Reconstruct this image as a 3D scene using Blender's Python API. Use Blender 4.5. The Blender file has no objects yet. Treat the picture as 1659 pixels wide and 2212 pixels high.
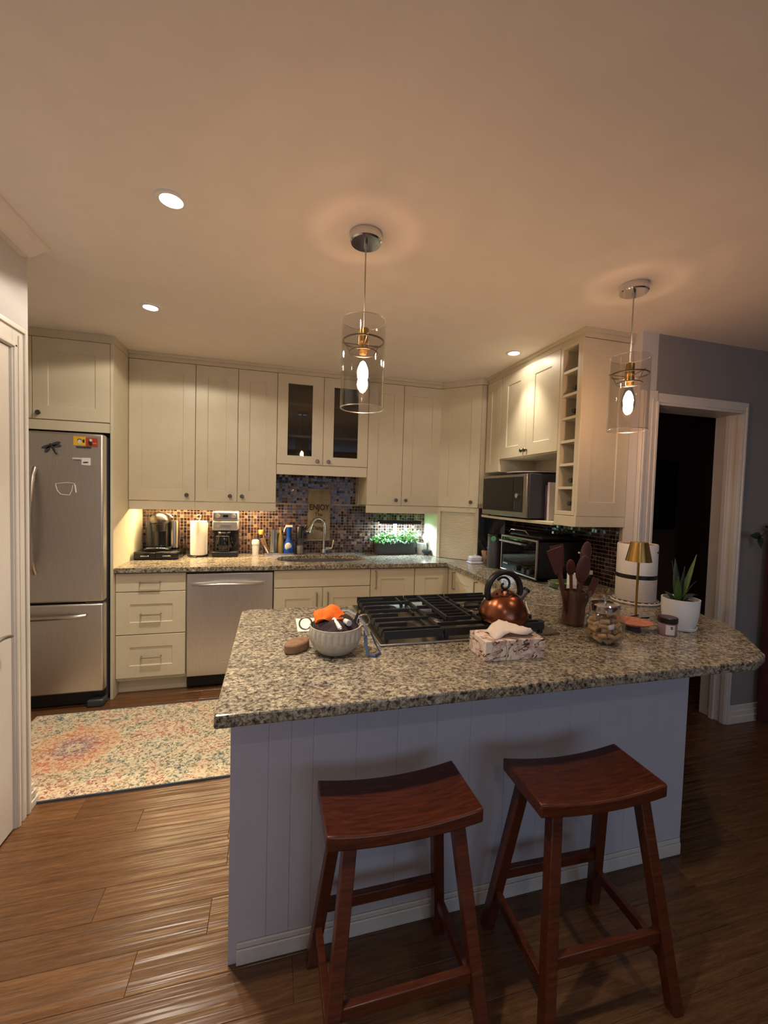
import bpy, bmesh, math, random
from mathutils import Vector, Matrix
random.seed(7)
PI = math.pi
scene = bpy.context.scene
COL = scene.collection

# ------------------------------------------------------------------ camera
CAM = Vector((1.055, -3.8429, 1.4705))
YAW, PITCH, ROLL, FPX = 0.26136, -0.04161, 0.02807, 891.68
fw = Vector((math.sin(YAW), math.cos(YAW), 0)); rt = Vector((math.cos(YAW), -math.sin(YAW), 0)); up = Vector((0, 0, 1))
fw2 = fw*math.cos(PITCH) + up*math.sin(PITCH); up2 = up*math.cos(PITCH) - fw*math.sin(PITCH)
rt2 = rt*math.cos(ROLL) + up2*math.sin(ROLL); up3 = up2*math.cos(ROLL) - rt*math.sin(ROLL)
cd = bpy.data.cameras.new('camera'); cam = bpy.data.objects.new('camera', cd); COL.objects.link(cam)
cd.sensor_fit = 'VERTICAL'; cd.sensor_height = 36.0; cd.lens = FPX*36.0/2212.0; cd.clip_start = 0.02
M = Matrix.Identity(4)
for i in range(3):
    M[i][0] = rt2[i]; M[i][1] = up3[i]; M[i][2] = -fw2[i]; M[i][3] = CAM[i]
cam.matrix_world = M
scene.camera = cam

# ------------------------------------------------------------------ world, window daylight, exposure
w = bpy.data.worlds.new('dusk'); scene.world = w; w.use_nodes = True
w.node_tree.nodes['Background'].inputs[0].default_value = (0.33, 0.42, 0.70, 1)
w.node_tree.nodes['Background'].inputs[1].default_value = 0.25
scene.view_settings.view_transform = 'Standard'; scene.view_settings.look = 'None'
scene.view_settings.gamma = 1.0; scene.view_settings.use_curve_mapping = False
scene.view_settings.exposure = 0.30

def lamp(name, kind, loc, energy, color, parent=None, rot=(0, 0, 0), **kw):
    d = bpy.data.lights.new(name, kind); d.energy = energy; d.color = color
    for k, v in kw.items(): setattr(d, k, v)
    o = bpy.data.objects.new(name, d); COL.objects.link(o)
    o.rotation_euler = rot
    if parent is not None:
        o.parent = parent; loc = Vector(loc) - wloc(parent)
    o.location = loc
    return o
def wloc(o):
    v = Vector(o.location)
    while o.parent is not None:
        o = o.parent; v = v + Vector(o.location)
    return v

POT_W, POT_N, PEND, WARM_UC, COOL_UC = 1.5, 5.0, 210.0, 8.0, 4.8
lamp('window_daylight', 'AREA', (2.2, -7.0, 1.45), 15.0, (0.52, 0.70, 1.0), rot=(PI/2, 0, 0), shape='RECTANGLE', size=2.6, size_y=1.5)

# ------------------------------------------------------------------ materials
def lin(r, g, b):
    f = lambda c: (c/255/12.92) if c/255 <= 0.04045 else ((c/255+0.055)/1.055)**2.4
    return (f(r), f(g), f(b), 1)
class NT:
    def __init__(s, name):
        s.m = bpy.data.materials.new(name); s.m.use_nodes = True
        s.t = s.m.node_tree; s.n = s.t.nodes; s.p = s.n['Principled BSDF']; s.out = s.n['Material Output']
    def node(s, typ, **kw):
        n = s.n.new(typ)
        for k, v in kw.items(): setattr(n, k, v)
        return n
    def link(s, a, b): s.t.links.new(a, b)
    def set(s, **kw):
        for k, v in kw.items(): s.p.inputs[k.replace('_', ' ')].default_value = v
    def coords(s, scale=(1, 1, 1), kind='Object', rand=0):
        tc = s.node('ShaderNodeTexCoord'); mp = s.node('ShaderNodeMapping'); mp.inputs['Scale'].default_value = scale
        src = tc.outputs[kind]
        if rand:
            oi = s.node('ShaderNodeObjectInfo'); mu = s.node('ShaderNodeVectorMath', operation='MULTIPLY_ADD')
            cx = s.node('ShaderNodeCombineXYZ')
            for i in range(3): s.link(oi.outputs['Random'], cx.inputs[i])
            s.link(cx.outputs[0], mu.inputs[0]); mu.inputs[1].default_value = (rand, rand*1.7, rand*.6)
            s.link(src, mu.inputs[2]); src = mu.outputs[0]
        s.link(src, mp.inputs[0]); return mp.outputs[0]
    def noise(s, vec, scale=5, detail=3, rough=.5, dist=0):
        n = s.node('ShaderNodeTexNoise'); n.inputs['Scale'].default_value = scale; n.inputs['Detail'].default_value = detail
        n.inputs['Roughness'].default_value = rough; n.inputs['Distortion'].default_value = dist
        s.link(vec, n.inputs['Vector']); return n.outputs['Fac']
    def ramp(s, fac, stops, interp='LINEAR'):
        r = s.node('ShaderNodeValToRGB'); r.color_ramp.interpolation = interp; e = r.color_ramp.elements
        while len(e) < len(stops): e.new(0.5)
        for el, (p, c) in zip(e, stops): el.position = p; el.color = c
        s.link(fac, r.inputs[0]); return r.outputs[0]
    def mix(s, fac, a, b, mode='MIX'):
        m = s.node('ShaderNodeMix', data_type='RGBA', blend_type=mode)
        for sock, v in ((m.inputs[0], fac), (m.inputs[6], a), (m.inputs[7], b)):
            if hasattr(v, 'links') or hasattr(v, 'is_linked'): s.link(v, sock)
            else: sock.default_value = v
        return m.outputs[2]
    def bump(s, h, strength=.2, dist=.002):
        b = s.node('ShaderNodeBump'); b.inputs['Strength'].default_value = strength; b.inputs['Distance'].default_value = dist
        s.link(h, b.inputs['Height']); s.link(b.outputs[0], s.p.inputs['Normal'])
    def color(s, c): s.link(c, s.p.inputs['Base Color'])
MAT = {}
def simple(name, rgb, rough=.5, metal=0., var=.06, scale=8, bump=0., bscale=60, spec=.5, **kw):
    s = NT(name); c = lin(*rgb)
    f = s.noise(s.coords(rand=3), scale, 3)
    lo = tuple(max(0, v*(1-var)) for v in c[:3])+(1,); hi = tuple(min(1, v*(1+var)) for v in c[:3])+(1,)
    s.color(s.ramp(f, [(.3, lo), (.7, hi)]))
    s.set(Roughness=rough, Metallic=metal); s.p.inputs['Specular IOR Level'].default_value = spec
    for k, v in kw.items(): s.p.inputs[k].default_value = v
    if bump: s.bump(s.noise(s.coords(), bscale, 3), bump, .001)
    MAT[name] = s.m; return s.m
simple('cream_paint', (208, 199, 172), .42, var=.03, bump=.05, bscale=150)
simple('white_trim', (222, 217, 207), .4, var=.03)
simple('wall_paint', (208, 204, 203), .75, var=.02, bump=.08, bscale=220)
simple('ceiling_paint', (236, 228, 218), .85, var=.02, bump=.1, bscale=160)
simple('grey_paint', (146, 142, 138), .75, var=.02, bump=.08, bscale=220)
simple('panel_paint', (202, 201, 206), .5, var=.02, bump=.06, bscale=120)
simple('hall_paint', (150, 130, 118), .8)
simple('grout', (150, 132, 114), .85, var=.15, scale=40)
for i, (c, r) in enumerate([((46, 28, 22), .14), ((66, 41, 32), .16), ((92, 64, 48), .2), ((34, 27, 30), .12), ((118, 94, 78), .3), ((78, 68, 70), .14)]):
    simple('tile_%d' % i, c, r, var=.25, scale=30)
simple('black_plastic', (22, 21, 22), .35, var=.1)
simple('black_gloss', (14, 14, 15), .12, var=.1)
simple('cast_iron', (27, 27, 28), .55, var=.2, bump=.2, bscale=200)
simple('dark_grey', (62, 64, 68), .4)
simple('toe_black', (18, 17, 16), .6)
simple('chrome', (215, 215, 218), .08, 1., var=.02)
simple('nickel', (176, 168, 156), .28, 1., var=.04)
simple('dark_metal', (112, 106, 98), .3, 1.)
simple('brass', (186, 148, 82), .25, 1., var=.05)
simple('copper', (142, 88, 64), .27, 1., var=.1, scale=14)
simple('white_plastic', (228, 226, 220), .4, var=.02)
simple('white_ceramic', (225, 225, 225), .22, var=.02)
simple('paper_white', (238, 232, 218), .85, var=.03, bump=.25, bscale=120)
simple('tissue_paper', (236, 220, 205), .9, var=.03)
simple('cord_white', (220, 214, 200), .5)
simple('soil', (48, 34, 26), .9, bump=.6, bscale=90)
simple('leaf_green', (66, 92, 40), .45, var=.3, scale=20)
simple('leaf_dark', (38, 58, 34), .5, var=.3, scale=20)
simple('herb_green', (92, 158, 70), .5, var=.35, scale=40)
simple('utensil_brown', (88, 46, 34), .5, var=.2, scale=10)
simple('crock_brown', (92, 56, 42), .55, var=.2)
simple('cork', (186, 152, 112), .85, var=.25, scale=60, bump=.4, bscale=200)
simple('orange_cloth', (246, 112, 28), .85, var=.15, scale=30, bump=.3, bscale=180)
simple('dark_cloth', (52, 38, 42), .9, var=.3, scale=30, bump=.4, bscale=150)
simple('blue_strap', (74, 96, 128), .8, var=.25, scale=60, bump=.3, bscale=300)
simple('grey_strap', (124, 130, 138), .8, var=.2, scale=60)
simple('red_plastic', (190, 44, 44), .4)
simple('bowl_grey', (182, 176, 164), .45, var=.12, scale=50)
simple('brush_brown', (128, 98, 72), .8, var=.2, scale=40, bump=.4, bscale=120)
simple('blue_plastic', (22, 70, 160), .3)
simple('yellow_plastic', (216, 176, 84), .5)
simple('olive_plastic', (150, 128, 70), .4)
simple('silver_plastic', (178, 176, 172), .35, .6)
simple('steel_plain', (190, 186, 180), .25, 1.)
simple('curtain_red', (78, 26, 28), .9, var=.2)
simple('purple_print', (92, 62, 96), .6)
simple('mauve_print', (150, 120, 128), .6)
simple('label_white', (214, 204, 196), .6, var=.05)
simple('magnet_yellow', (226, 178, 34), .5)
simple('magnet_red', (170, 62, 38), .5)
simple('ink', (44, 32, 24), .8)
simple('green_print', (70, 150, 110), .5)
simple('wood_block', (168, 124, 84), .5, var=.2)
simple('dish_orange', (172, 108, 82), .5, var=.45, scale=70)
simple('butter_white', (208, 208, 220), .35)
simple('rubber', (20, 20, 20), .8)
simple('bottle_glass', (40, 46, 36), .15)
simple('rug_edge', (70, 78, 88), .9, var=.2)

def m_steel(name, rgb, scl, rough=.3):
    s = NT(name); v = s.coords(scl); f = s.noise(v, 6, 4, .6); c = lin(*rgb)
    s.color(s.ramp(f, [(.25, tuple(x*.86 for x in c[:3])+(1,)), (.75, tuple(min(1, x*1.1) for x in c[:3])+(1,))]))
    s.set(Metallic=1., Roughness=rough); s.bump(f, .05, .0006); MAT[name] = s.m
m_steel('steel_v', (208, 203, 196), (90, 90, 1.5), .38)
m_steel('steel_h', (172, 166, 158), (2, 60, 90), .3)
def m_granite():
    s = NT('granite'); v = s.coords((1, 1.25, 1))
    n1 = s.noise(v, 78, 6, .70, .5); n2 = s.noise(v, 130, 4, .6); n3 = s.noise(v, 11, 3, .5)
    base = s.ramp(n1, [(.31, lin(36, 34, 34)), (.40, lin(84, 78, 72)), (.47, lin(140, 132, 118)), (.55, lin(184, 175, 154)), (.65, lin(216, 209, 192))])
    fl = s.ramp(n2, [(.34, lin(44, 38, 38)), (.43, lin(255, 255, 255))])
    c = s.mix(.7, base, fl, 'MULTIPLY')
    t = s.ramp(n3, [(.35, lin(204, 202, 200)), (.65, lin(240, 236, 228))])
    s.color(s.mix(1., c, t, 'MULTIPLY')); s.set(Roughness=.16); MAT['granite'] = s.m
m_granite()
def m_floor():
    s = NT('floor_wood')
    g = s.noise(s.coords((1.6, 26, 20), rand=9), 3, 6, .65, .4)
    f2 = s.noise(s.coords((6, 120, 40), rand=5), 4, 3, .6)
    c1 = s.ramp(g, [(.25, lin(90, 63, 41)), (.5, lin(116, 83, 54)), (.75, lin(138, 102, 68))])
    oi = s.node('ShaderNodeObjectInfo')
    tint = s.ramp(oi.outputs['Random'], [(0, lin(225, 218, 212)), (.5, lin(240, 234, 226)), (1, lin(255, 250, 240))])
    c = s.mix(1., c1, tint, 'MULTIPLY'); c = s.mix(.35, c, s.ramp(f2, [(.35, lin(120, 100, 84)), (.6, lin(255, 255, 255))]), 'MULTIPLY')
    s.color(c); s.set(Roughness=.27)
    h = s.noise(s.coords((.7, 21, 20), rand=7), 2.0, 2, .45, .3)
    s.bump(h, .8, .006); MAT['floor_wood'] = s.m
m_floor()
def m_redwood():
    s = NT('red_wood'); g = s.noise(s.coords((3, 30, 30), rand=4), 4, 5, .6, .3)
    s.color(s.ramp(g, [(.25, lin(58, 25, 12)), (.55, lin(92, 43, 22)), (.8, lin(118, 60, 31))]))
    s.set(Roughness=.33); s.bump(g, .08, .001); MAT['red_wood'] = s.m
m_redwood()
def m_burlap():
    s = NT('burlap'); v = s.coords(); n = s.noise(v, 16, 4, .6); f = s.noise(s.coords((1, 1, 1)), 260, 2)
    s.color(s.mix(.4, s.ramp(n, [(.3, lin(104, 90, 68)), (.7, lin(146, 130, 102))]), s.ramp(f, [(.35, lin(74, 64, 48)), (.65, lin(160, 146, 118))])))
    s.set(Roughness=.95); s.bump(f, .4, .001); MAT['burlap'] = s.m
m_burlap()
def m_wicker():
    s = NT('woven_white'); wv = s.node('ShaderNodeTexWave', wave_type='BANDS', bands_direction='Z'); wv.inputs['Scale'].default_value = 55; wv.inputs['Distortion'].default_value = 3
    wv.inputs['Detail Scale'].default_value = 6
    s.link(s.coords(), wv.inputs[0]); s.color(s.ramp(wv.outputs['Fac'], [(0, lin(188, 178, 166)), (.6, lin(224, 216, 206))])); s.set(Roughness=.8); s.bump(wv.outputs['Fac'], .6, .002); MAT['woven_white'] = s.m
m_wicker()
def m_floral():
    s = NT('floral_card'); v = s.coords()
    n = s.noise(v, 26, 3, .6, 1.2); n2 = s.noise(v, 11, 2, .5, 3.0)
    c = s.ramp(n, [(.3, lin(228, 208, 190)), (.46, lin(238, 222, 206)), (.56, lin(212, 178, 160)), (.64, lin(184, 154, 148)), (.72, lin(236, 220, 204))])
    k = s.ramp(n2, [(.56, (0, 0, 0, 1)), (.575, (1, 1, 1, 1)), (.61, (1, 1, 1, 1)), (.625, (0, 0, 0, 1))])
    s.color(s.mix(k, c, lin(84, 60, 44))); s.set(Roughness=.6); MAT['floral_card'] = s.m
m_floral()
def m_rug():
    s = NT('rug_pile'); v = s.coords()
    fl = s.noise(s.coords((1, 1.3, 1)), 62, 4, .65, .8)           # worn flecks
    hue = s.noise(v, 6.5, 2, .5, .6)
    cream = s.ramp(s.noise(v, 40, 3), [(.3, lin(196, 180, 148)), (.7, lin(224, 210, 180))])
    col = s.ramp(hue, [(.28, lin(72, 76, 96)), (.38, lin(92, 112, 106)), (.47, lin(116, 114, 88)), (.54, lin(150, 112, 84)), (.62, lin(168, 92, 80)), (.72, lin(110, 74, 88))])
    mask = s.ramp(fl, [(.50, (0, 0, 0, 1)), (.56, (1, 1, 1, 1))])
    c = s.mix(mask, cream, col)
    # two worn medallions with coloured rings
    for cx, cy, R, cols in ((-.683, .008, .23, ((0, lin(60, 56, 70)), (.12, lin(214, 186, 150)), (.2, lin(116, 84, 110)), (.42, lin(170, 90, 92)), (.62, lin(206, 112, 70)), (.9, lin(222, 150, 92)), (1., lin(226, 170, 120)))),
                            (.37, .01, .22, ((0, lin(60, 56, 70)), (.15, lin(214, 186, 150)), (.3, lin(160, 70, 80)), (.6, lin(206, 96, 84)), (.9, lin(214, 110, 90)), (.95, lin(214, 110, 90)), (1., lin(220, 150, 120))))):
        sub = s.node('ShaderNodeVectorMath', operation='SUBTRACT'); s.link(v, sub.inputs[0]); sub.inputs[1].default_value = (cx, cy, 0)
        mu = s.node('ShaderNodeVectorMath', operation='MULTIPLY'); s.link(sub.outputs[0], mu.inputs[0]); mu.inputs[1].default_value = (1/R, 1/R, 0)
        ln = s.node('ShaderNodeVectorMath', operation='LENGTH'); s.link(mu.outputs[0], ln.inputs[0])
        ad = s.node('ShaderNodeMath', operation='MULTIPLY_ADD'); s.link(s.noise(v, 9, 3), ad.inputs[0]); ad.inputs[1].default_value = .35; s.link(ln.outputs['Value'], ad.inputs[2])
        sb = s.node('ShaderNodeMath', operation='SUBTRACT'); s.link(ad.outputs[0], sb.inputs[0]); sb.inputs[1].default_value = .17
        mc = s.ramp(sb.outputs[0], cols)
        mm = s.ramp(sb.outputs[0], [(.0, (.75, .75, .75, 1)), (.93, (.5, .5, .5, 1)), (1., (0, 0, 0, 1))])
        mf = s.mix(1., mm, s.ramp(fl, [(.42, (.2, .2, .2, 1)), (.54, (1, 1, 1, 1))]), 'MULTIPLY')
        c = s.mix(mf, c, mc)
    s.color(c); s.set(Roughness=.95); s.bump(s.noise(v, 160, 2), .5, .004); MAT['rug_pile'] = s.m
m_rug()
def m_glass(name, tint, refl=.022, rough=.02):
    s = NT(name); s.n.remove(s.p)
    tr = s.node('ShaderNodeBsdfTransparent'); tr.inputs[0].default_value = tint
    gl = s.node('ShaderNodeBsdfGlossy'); gl.inputs['Roughness'].default_value = rough; gl.inputs['Color'].default_value = (1, 1, 1, 1)
    lw = s.node('ShaderNodeLayerWeight'); lw.inputs[0].default_value = .5
    pw = s.node('ShaderNodeMath', operation='POWER'); s.link(lw.outputs['Facing'], pw.inputs[0]); pw.inputs[1].default_value = 5
    nz = s.noise(s.coords(), 3, 2); mr = s.node('ShaderNodeMath', operation='MULTIPLY_ADD'); s.link(nz, mr.inputs[0]); mr.inputs[1].default_value = .01; mr.inputs[2].default_value = refl
    ad = s.node('ShaderNodeMath', operation='MULTIPLY_ADD'); s.link(pw.outputs[0], ad.inputs[0]); ad.inputs[1].default_value = .7; s.link(mr.outputs[0], ad.inputs[2]); ad.use_clamp = True
    mx = s.node('ShaderNodeMixShader'); s.link(ad.outputs[0], mx.inputs[0]); s.link(tr.outputs[0], mx.inputs[1]); s.link(gl.outputs[0], mx.inputs[2])
    s.link(mx.outputs[0], s.out.inputs[0]); MAT[name] = s.m
m_glass('clear_glass', (.92, .915, .905, 1), .03); m_glass('rim_glass', (1, .98, .95, 1), .5, .25); m_glass('thin_glass', (.985, .985, .98, 1)); m_glass('smoked_glass', (.58, .55, .50, 1), .05); m_glass('oven_glass', (.25, .27, .28, 1), .08)
def m_emit(name, rgb, strength):
    s = NT(name); s.n.remove(s.p); e = s.node('ShaderNodeEmission'); e.inputs[1].default_value = strength
    nz = s.noise(s.coords(), 6, 1); c = s.ramp(nz, [(.2, tuple(x*.95 for x in rgb)+(1,)), (.8, tuple(rgb)+(1,))])
    s.link(c, e.inputs[0]); s.link(e.outputs[0], s.out.inputs[0]); MAT[name] = s.m
m_emit('bulb_glow', (1.0, .54, .30), PEND)
m_emit('pot_glow', (1.0, .90, .76), 30)
m_emit('strip_warm', (1.0, .66, .30), 14)
m_emit('strip_cool', (.72, .97, 1.0), 12)
m_emit('night_glow', (.75, .95, 1.0), 32)
m_emit('led_green', (.1, 1.0, .4), .6)

# ------------------------------------------------------------------ mesh helpers
class MB:
    def __init__(s): s.v = []; s.f = []; s.mi = []; s.cur = 0
    def add(s, vs, fs):
        b = len(s.v); s.v += [tuple(p) for p in vs]; s.f += [tuple(i+b for i in f) for f in fs]; s.mi += [s.cur]*len(fs); return s
    def box(s, x0, x1, y0, y1, z0, z1):
        return s.add([(x0, y0, z0), (x1, y0, z0), (x1, y1, z0), (x0, y1, z0), (x0, y0, z1), (x1, y0, z1), (x1, y1, z1), (x0, y1, z1)],
                     [(0, 3, 2, 1), (4, 5, 6, 7), (0, 1, 5, 4), (1, 2, 6, 5), (2, 3, 7, 6), (3, 0, 4, 7)])
    def obox(s, O, u, n, a0, a1, z0, z1, d0, d1):
        P = lambda a, z, d: (O[0]+u[0]*a+n[0]*d, O[1]+u[1]*a+n[1]*d, O[2]+z)
        return s.add([P(a0, z0, d0), P(a1, z0, d0), P(a1, z0, d1), P(a0, z0, d1), P(a0, z1, d0), P(a1, z1, d0), P(a1, z1, d1), P(a0, z1, d1)],
                     [(0, 3, 2, 1), (4, 5, 6, 7), (0, 1, 5, 4), (1, 2, 6, 5), (2, 3, 7, 6), (3, 0, 4, 7)])
    def shaker(s, O, u, n, a0, a1, z0, z1, t=.02, fr=.085, rec=.006):
        P = lambda a, z, d: (O[0]+u[0]*a+n[0]*d, O[1]+u[1]*a+n[1]*d, O[2]+z)
        L = lambda i, d: [P(a0+i, z0+i, d), P(a1-i, z0+i, d), P(a1-i, z1-i, d), P(a0+i, z1-i, d)]
        vs = L(0, 0)+L(0, t-.002)+L(.002, t)+L(fr, t)+L(fr+.004, t-rec)
        fs = [(0, 1, 2, 3), (16, 17, 18, 19)]
        for k in range(4):
            for i in range(4): j = (i+1) % 4; fs.append((4*k+i, 4*k+j, 4*k+4+j, 4*k+4+i))
        return s.add(vs, fs)
    def prism(s, poly, z0, z1):
        n = len(poly); vs = [(x, y, z0) for x, y in poly]+[(x, y, z1) for x, y in poly]
        return s.add(vs, [tuple(range(n))[::-1], tuple(range(n, 2*n))]+[(i, (i+1) % n, n+(i+1) % n, n+i) for i in range(n)])
    def lathe(s, prof, c=(0, 0, 0), seg=24, mod=None, cap=True):
        vs, fs = [], []; n = len(prof)
        for k in range(seg):
            a = 2*PI*k/seg
            for i, (r, z) in enumerate(prof):
                q = r*(mod(a, z) if mod else 1); vs.append((c[0]+q*math.cos(a), c[1]+q*math.sin(a), c[2]+z))
        for k in range(seg):
            k2 = (k+1) % seg
            for i in range(n-1): fs.append((k*n+i, k2*n+i, k2*n+i+1, k*n+i+1))
        if cap:
            if prof[0][0] > 1e-5: fs.append(tuple(k*n for k in range(seg))[::-1])
            if prof[-1][0] > 1e-5: fs.append(tuple(k*n+n-1 for k in range(seg)))
        return s.add(vs, fs)
    def cyl(s, c, r, h, seg=24, r2=None): return s.lathe([(r, 0), (r if r2 is None else r2, h)], c, seg)
    def rod(s, p, q, r, seg=10, r2=None): return s.tube([p, q], r, seg, radii=[r, r if r2 is None else r2])
    def tube(s, pts, r, seg=8, closed=False, radii=None, flat=1.):
        pts = [Vector(p) for p in pts]; n = len(pts); vs, fs = [], []; prev = None
        for i, p in enumerate(pts):
            a = pts[i-1] if (i > 0 or closed) else p; b = pts[(i+1) % n] if (i < n-1 or closed) else p
            d = (b-a).normalized()
            if prev is None:
                x = Vector((0, 0, 1)).cross(d)
                if x.length < 1e-3: x = Vector((1, 0, 0)).cross(d)
            else: x = prev-d*prev.dot(d)
            x.normalize(); y = d.cross(x); prev = x; R = radii[i] if radii else r
            for k in range(seg):
                t = 2*PI*k/seg; vs.append(p+x*R*math.cos(t)+y*R*flat*math.sin(t))
        for i in range(n if closed else n-1):
            j = (i+1) % n
            for k in range(seg): l = (k+1) % seg; fs.append((i*seg+k, i*seg+l, j*seg+l, j*seg+k))
        if not closed: fs += [tuple(range(seg))[::-1], tuple((n-1)*seg+k for k in range(seg))]
        return s.add(vs, fs)
    def sphere(s, c, r, seg=16, rings=10, sz=1., sx=1., sy=1.):
        prof = [(max(r*math.sin(PI*i/rings), 0), -r*math.cos(PI*i/rings)*sz) for i in range(rings+1)]
        b = len(s.v); s.lathe(prof, (0, 0, 0), seg, cap=False)
        s.v[b:] = [(c[0]+x*sx, c[1]+y*sy, c[2]+z) for x, y, z in s.v[b:]]; return s
    def xf(s, M): s.v = [tuple(M @ Vector(p)) for p in s.v]; return s
def obj(name, mb, mats, parent=None, local=False, bev=0., smooth=True, ang=35):
    me = bpy.data.meshes.new(name)
    off = Vector((0, 0, 0)) if (local or parent is None) else wloc(parent)
    me.from_pydata([tuple(Vector(p)-off) for p in mb.v], [], mb.f)
    ml = mats if isinstance(mats, (list, tuple)) else [mats]
    for m in ml: me.materials.append(MAT[m])
    if len(ml) > 1: me.polygons.foreach_set('material_index', mb.mi)
    bm = bmesh.new(); bm.from_mesh(me); bmesh.ops.remove_doubles(bm, verts=bm.verts, dist=1e-6) if len(mb.v) < 4000 else None
    bmesh.ops.recalc_face_normals(bm, faces=bm.faces); bm.to_mesh(me); bm.free()
    if smooth: me.shade_smooth(); me.set_sharp_from_angle(angle=math.radians(ang))
    o = bpy.data.objects.new(name, me); COL.objects.link(o)
    if parent is not None: o.parent = parent
    if bev:
        b = o.modifiers.new('bevel', 'BEVEL'); b.width = bev; b.segments = 2; b.limit_method = 'ANGLE'; b.angle_limit = math.radians(40)
    return o
def tag(o, label=None, cat=None, group=None, kind=None):
    for k, v in (('label', label), ('category', cat), ('group', group), ('kind', kind)):
        if v: o[k] = v
    return o
def thing(name, label, cat, loc=(0, 0, 0), rz=0., group=None):
    o = bpy.data.objects.new(name, None); COL.objects.link(o); o.location = loc; o.rotation_euler = (0, 0, rz); o.empty_display_size = .05
    return tag(o, label, cat, group)
def struct(name, mb, mats, **kw): return tag(obj(name, mb, mats, **kw), kind='structure')
def copy_tree(o, parent=None):
    c = o.copy(); COL.objects.link(c); c.parent = parent
    for ch in o.children: copy_tree(ch, c)
    return c
def arc(c, r, a0, a1, n, plane='xz', sx=1., sy=1.):
    out = []
    for i in range(n+1):
        a = a0+(a1-a0)*i/n; u, v = r*math.cos(a)*sx, r*math.sin(a)*sy
        out.append((c[0]+u, c[1], c[2]+v) if plane == 'xz' else (c[0], c[1]+u, c[2]+v) if plane == 'yz' else (c[0]+u, c[1]+v, c[2]))
    return out
def shared(name, me, loc, parent=None):
    o = bpy.data.objects.new(name, me); COL.objects.link(o); o.parent = parent; o.location = loc; return o
H = 2.485; CT = .915
XP, YN, XN = (1, 0, 0), (0, -1, 0), (-1, 0, 0)

# ------------------------------------------------------------------ room shell
fl = struct('floor', MB().box(-1.0, 6.1, -7.3, 1.3, -.12, -.014), 'toe_black')
PW = .1285
rows = [(-2.567+PW*k) for k in range(-11, 20)]
fixed = {0: [.66], 1: [.863], 2: [.482]}
for k, y0 in enumerate(rows):
    row = k-11
    if y0 > -.02: continue
    cuts = []
    x = -.9+random.uniform(.15, 1.1)
    if row in fixed:
        xx = fixed[row][0]; cuts = [xx-1.22, xx, xx+1.18, xx+2.4, xx+3.5, xx+4.6]
    elif row == 6: cuts = [.225-1.1, .225, 1.5, 2.7, 3.9, 5.0]
    else:
        while x < 5.9: cuts.append(x); x += random.uniform(1.1, 1.8)
    cuts = [-.95]+[c for c in cuts if -.6 < c < 5.6]+[5.95]
    for a, b in zip(cuts[:-1], cuts[1:]):
        g = .0003; mb = MB(); L = (b-a)/2-g; wd = PW/2-g; c = .0012
        lo = [(-L, -wd), (L, -wd), (L, wd), (-L, wd)]; hi = [(-L+c, -wd+c), (L-c, -wd+c), (L-c, wd-c), (-L+c, wd-c)]
        mb.add([(x_, y_, -.012) for x_, y_ in lo]+[(x_, y_, -.0010) for x_, y_ in lo]+[(x_, y_, 0) for x_, y_ in hi],
               [(3, 2, 1, 0), (8, 9, 10, 11)]+[(4*q+i, 4*q+(i+1) % 4, 4*q+4+(i+1) % 4, 4*q+4+i) for q in range(2) for i in range(4)])
        o = obj('plank', mb, 'floor_wood', fl, local=True, smooth=False); o.location = ((a+b)/2, y0+PW/2, 0)
obj('floor_field', MB().box(-.95, 5.95, -7.2, rows[0]-.002, -.012, 0), 'floor_wood', fl)
struct('ceiling', MB().box(-1.0, 6.1, -7.3, 1.3, H, H+.1), 'ceiling_paint')
wb = struct('wall_back', MB().box(-1.0, 3.16, 0, .1, 0, H), 'wall_paint')
struct('wall_left_alcove', MB().box(-1.0, -.9, -1.67, 0, 0, H), 'wall_paint')
wl = MB(); wl.box(-.12, 0, -1.80, -1.655, 0, H); wl.box(-.12, 0, -2.62, -1.80, 2.03, H); wl.box(-.12, 0, -7.2, -2.62, 0, H); wl.box(-1.0, -.12, -1.75, -1.67, 0, H)
struct('wall_left', wl, 'wall_paint')
wr = struct('wall_right', MB().box(3.16, 3.28, -1.82, 0, 0, H), 'wall_paint')
wh = MB(); wh.box(3.28, 4.0, -1.82, -1.68, 2.075, H); wh.box(4.0, 6.1, -1.82, -1.68, 0, H)
struct('wall_hall', wh, 'grey_paint')
struct('wall_far_right', MB().box(5.95, 6.1, -7.3, -1.68, 0, H), 'wall_paint')
rw = MB(); rw.box(-.12, .9, -7.3, -7.15, 0, H); rw.box(3.5, 6.1, -7.3, -7.15, 0, H); rw.box(.9, 3.5, -7.3, -7.15, 0, .7); rw.box(.9, 3.5, -7.3, -7.15, 2.2, H)
struct('wall_rear', rw, 'wall_paint')
wf = MB()
for x in (.9, 2.17, 3.44): wf.box(x, x+.06, -7.26, -7.16, .7, 2.2)
wf.box(.9, 3.5, -7.26, -7.16, .7, .76); wf.box(.9, 3.5, -7.26, -7.16, 2.14, 2.2)
w1 = struct('window_1', wf, 'white_trim'); obj('pane', MB().box(.96, 3.44, -7.215, -7.21, .76, 2.14), 'thin_glass', w1)
hb = MB(); hb.box(3.28, 6.1, -.45, -.35, 0, H); hb.box(5.95, 6.1, -1.68, -.45, 0, H); hb.box(3.281, 3.30, -1.68, -.45, 0, H)
struct('wall_hall_back', hb, 'hall_paint')
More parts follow.
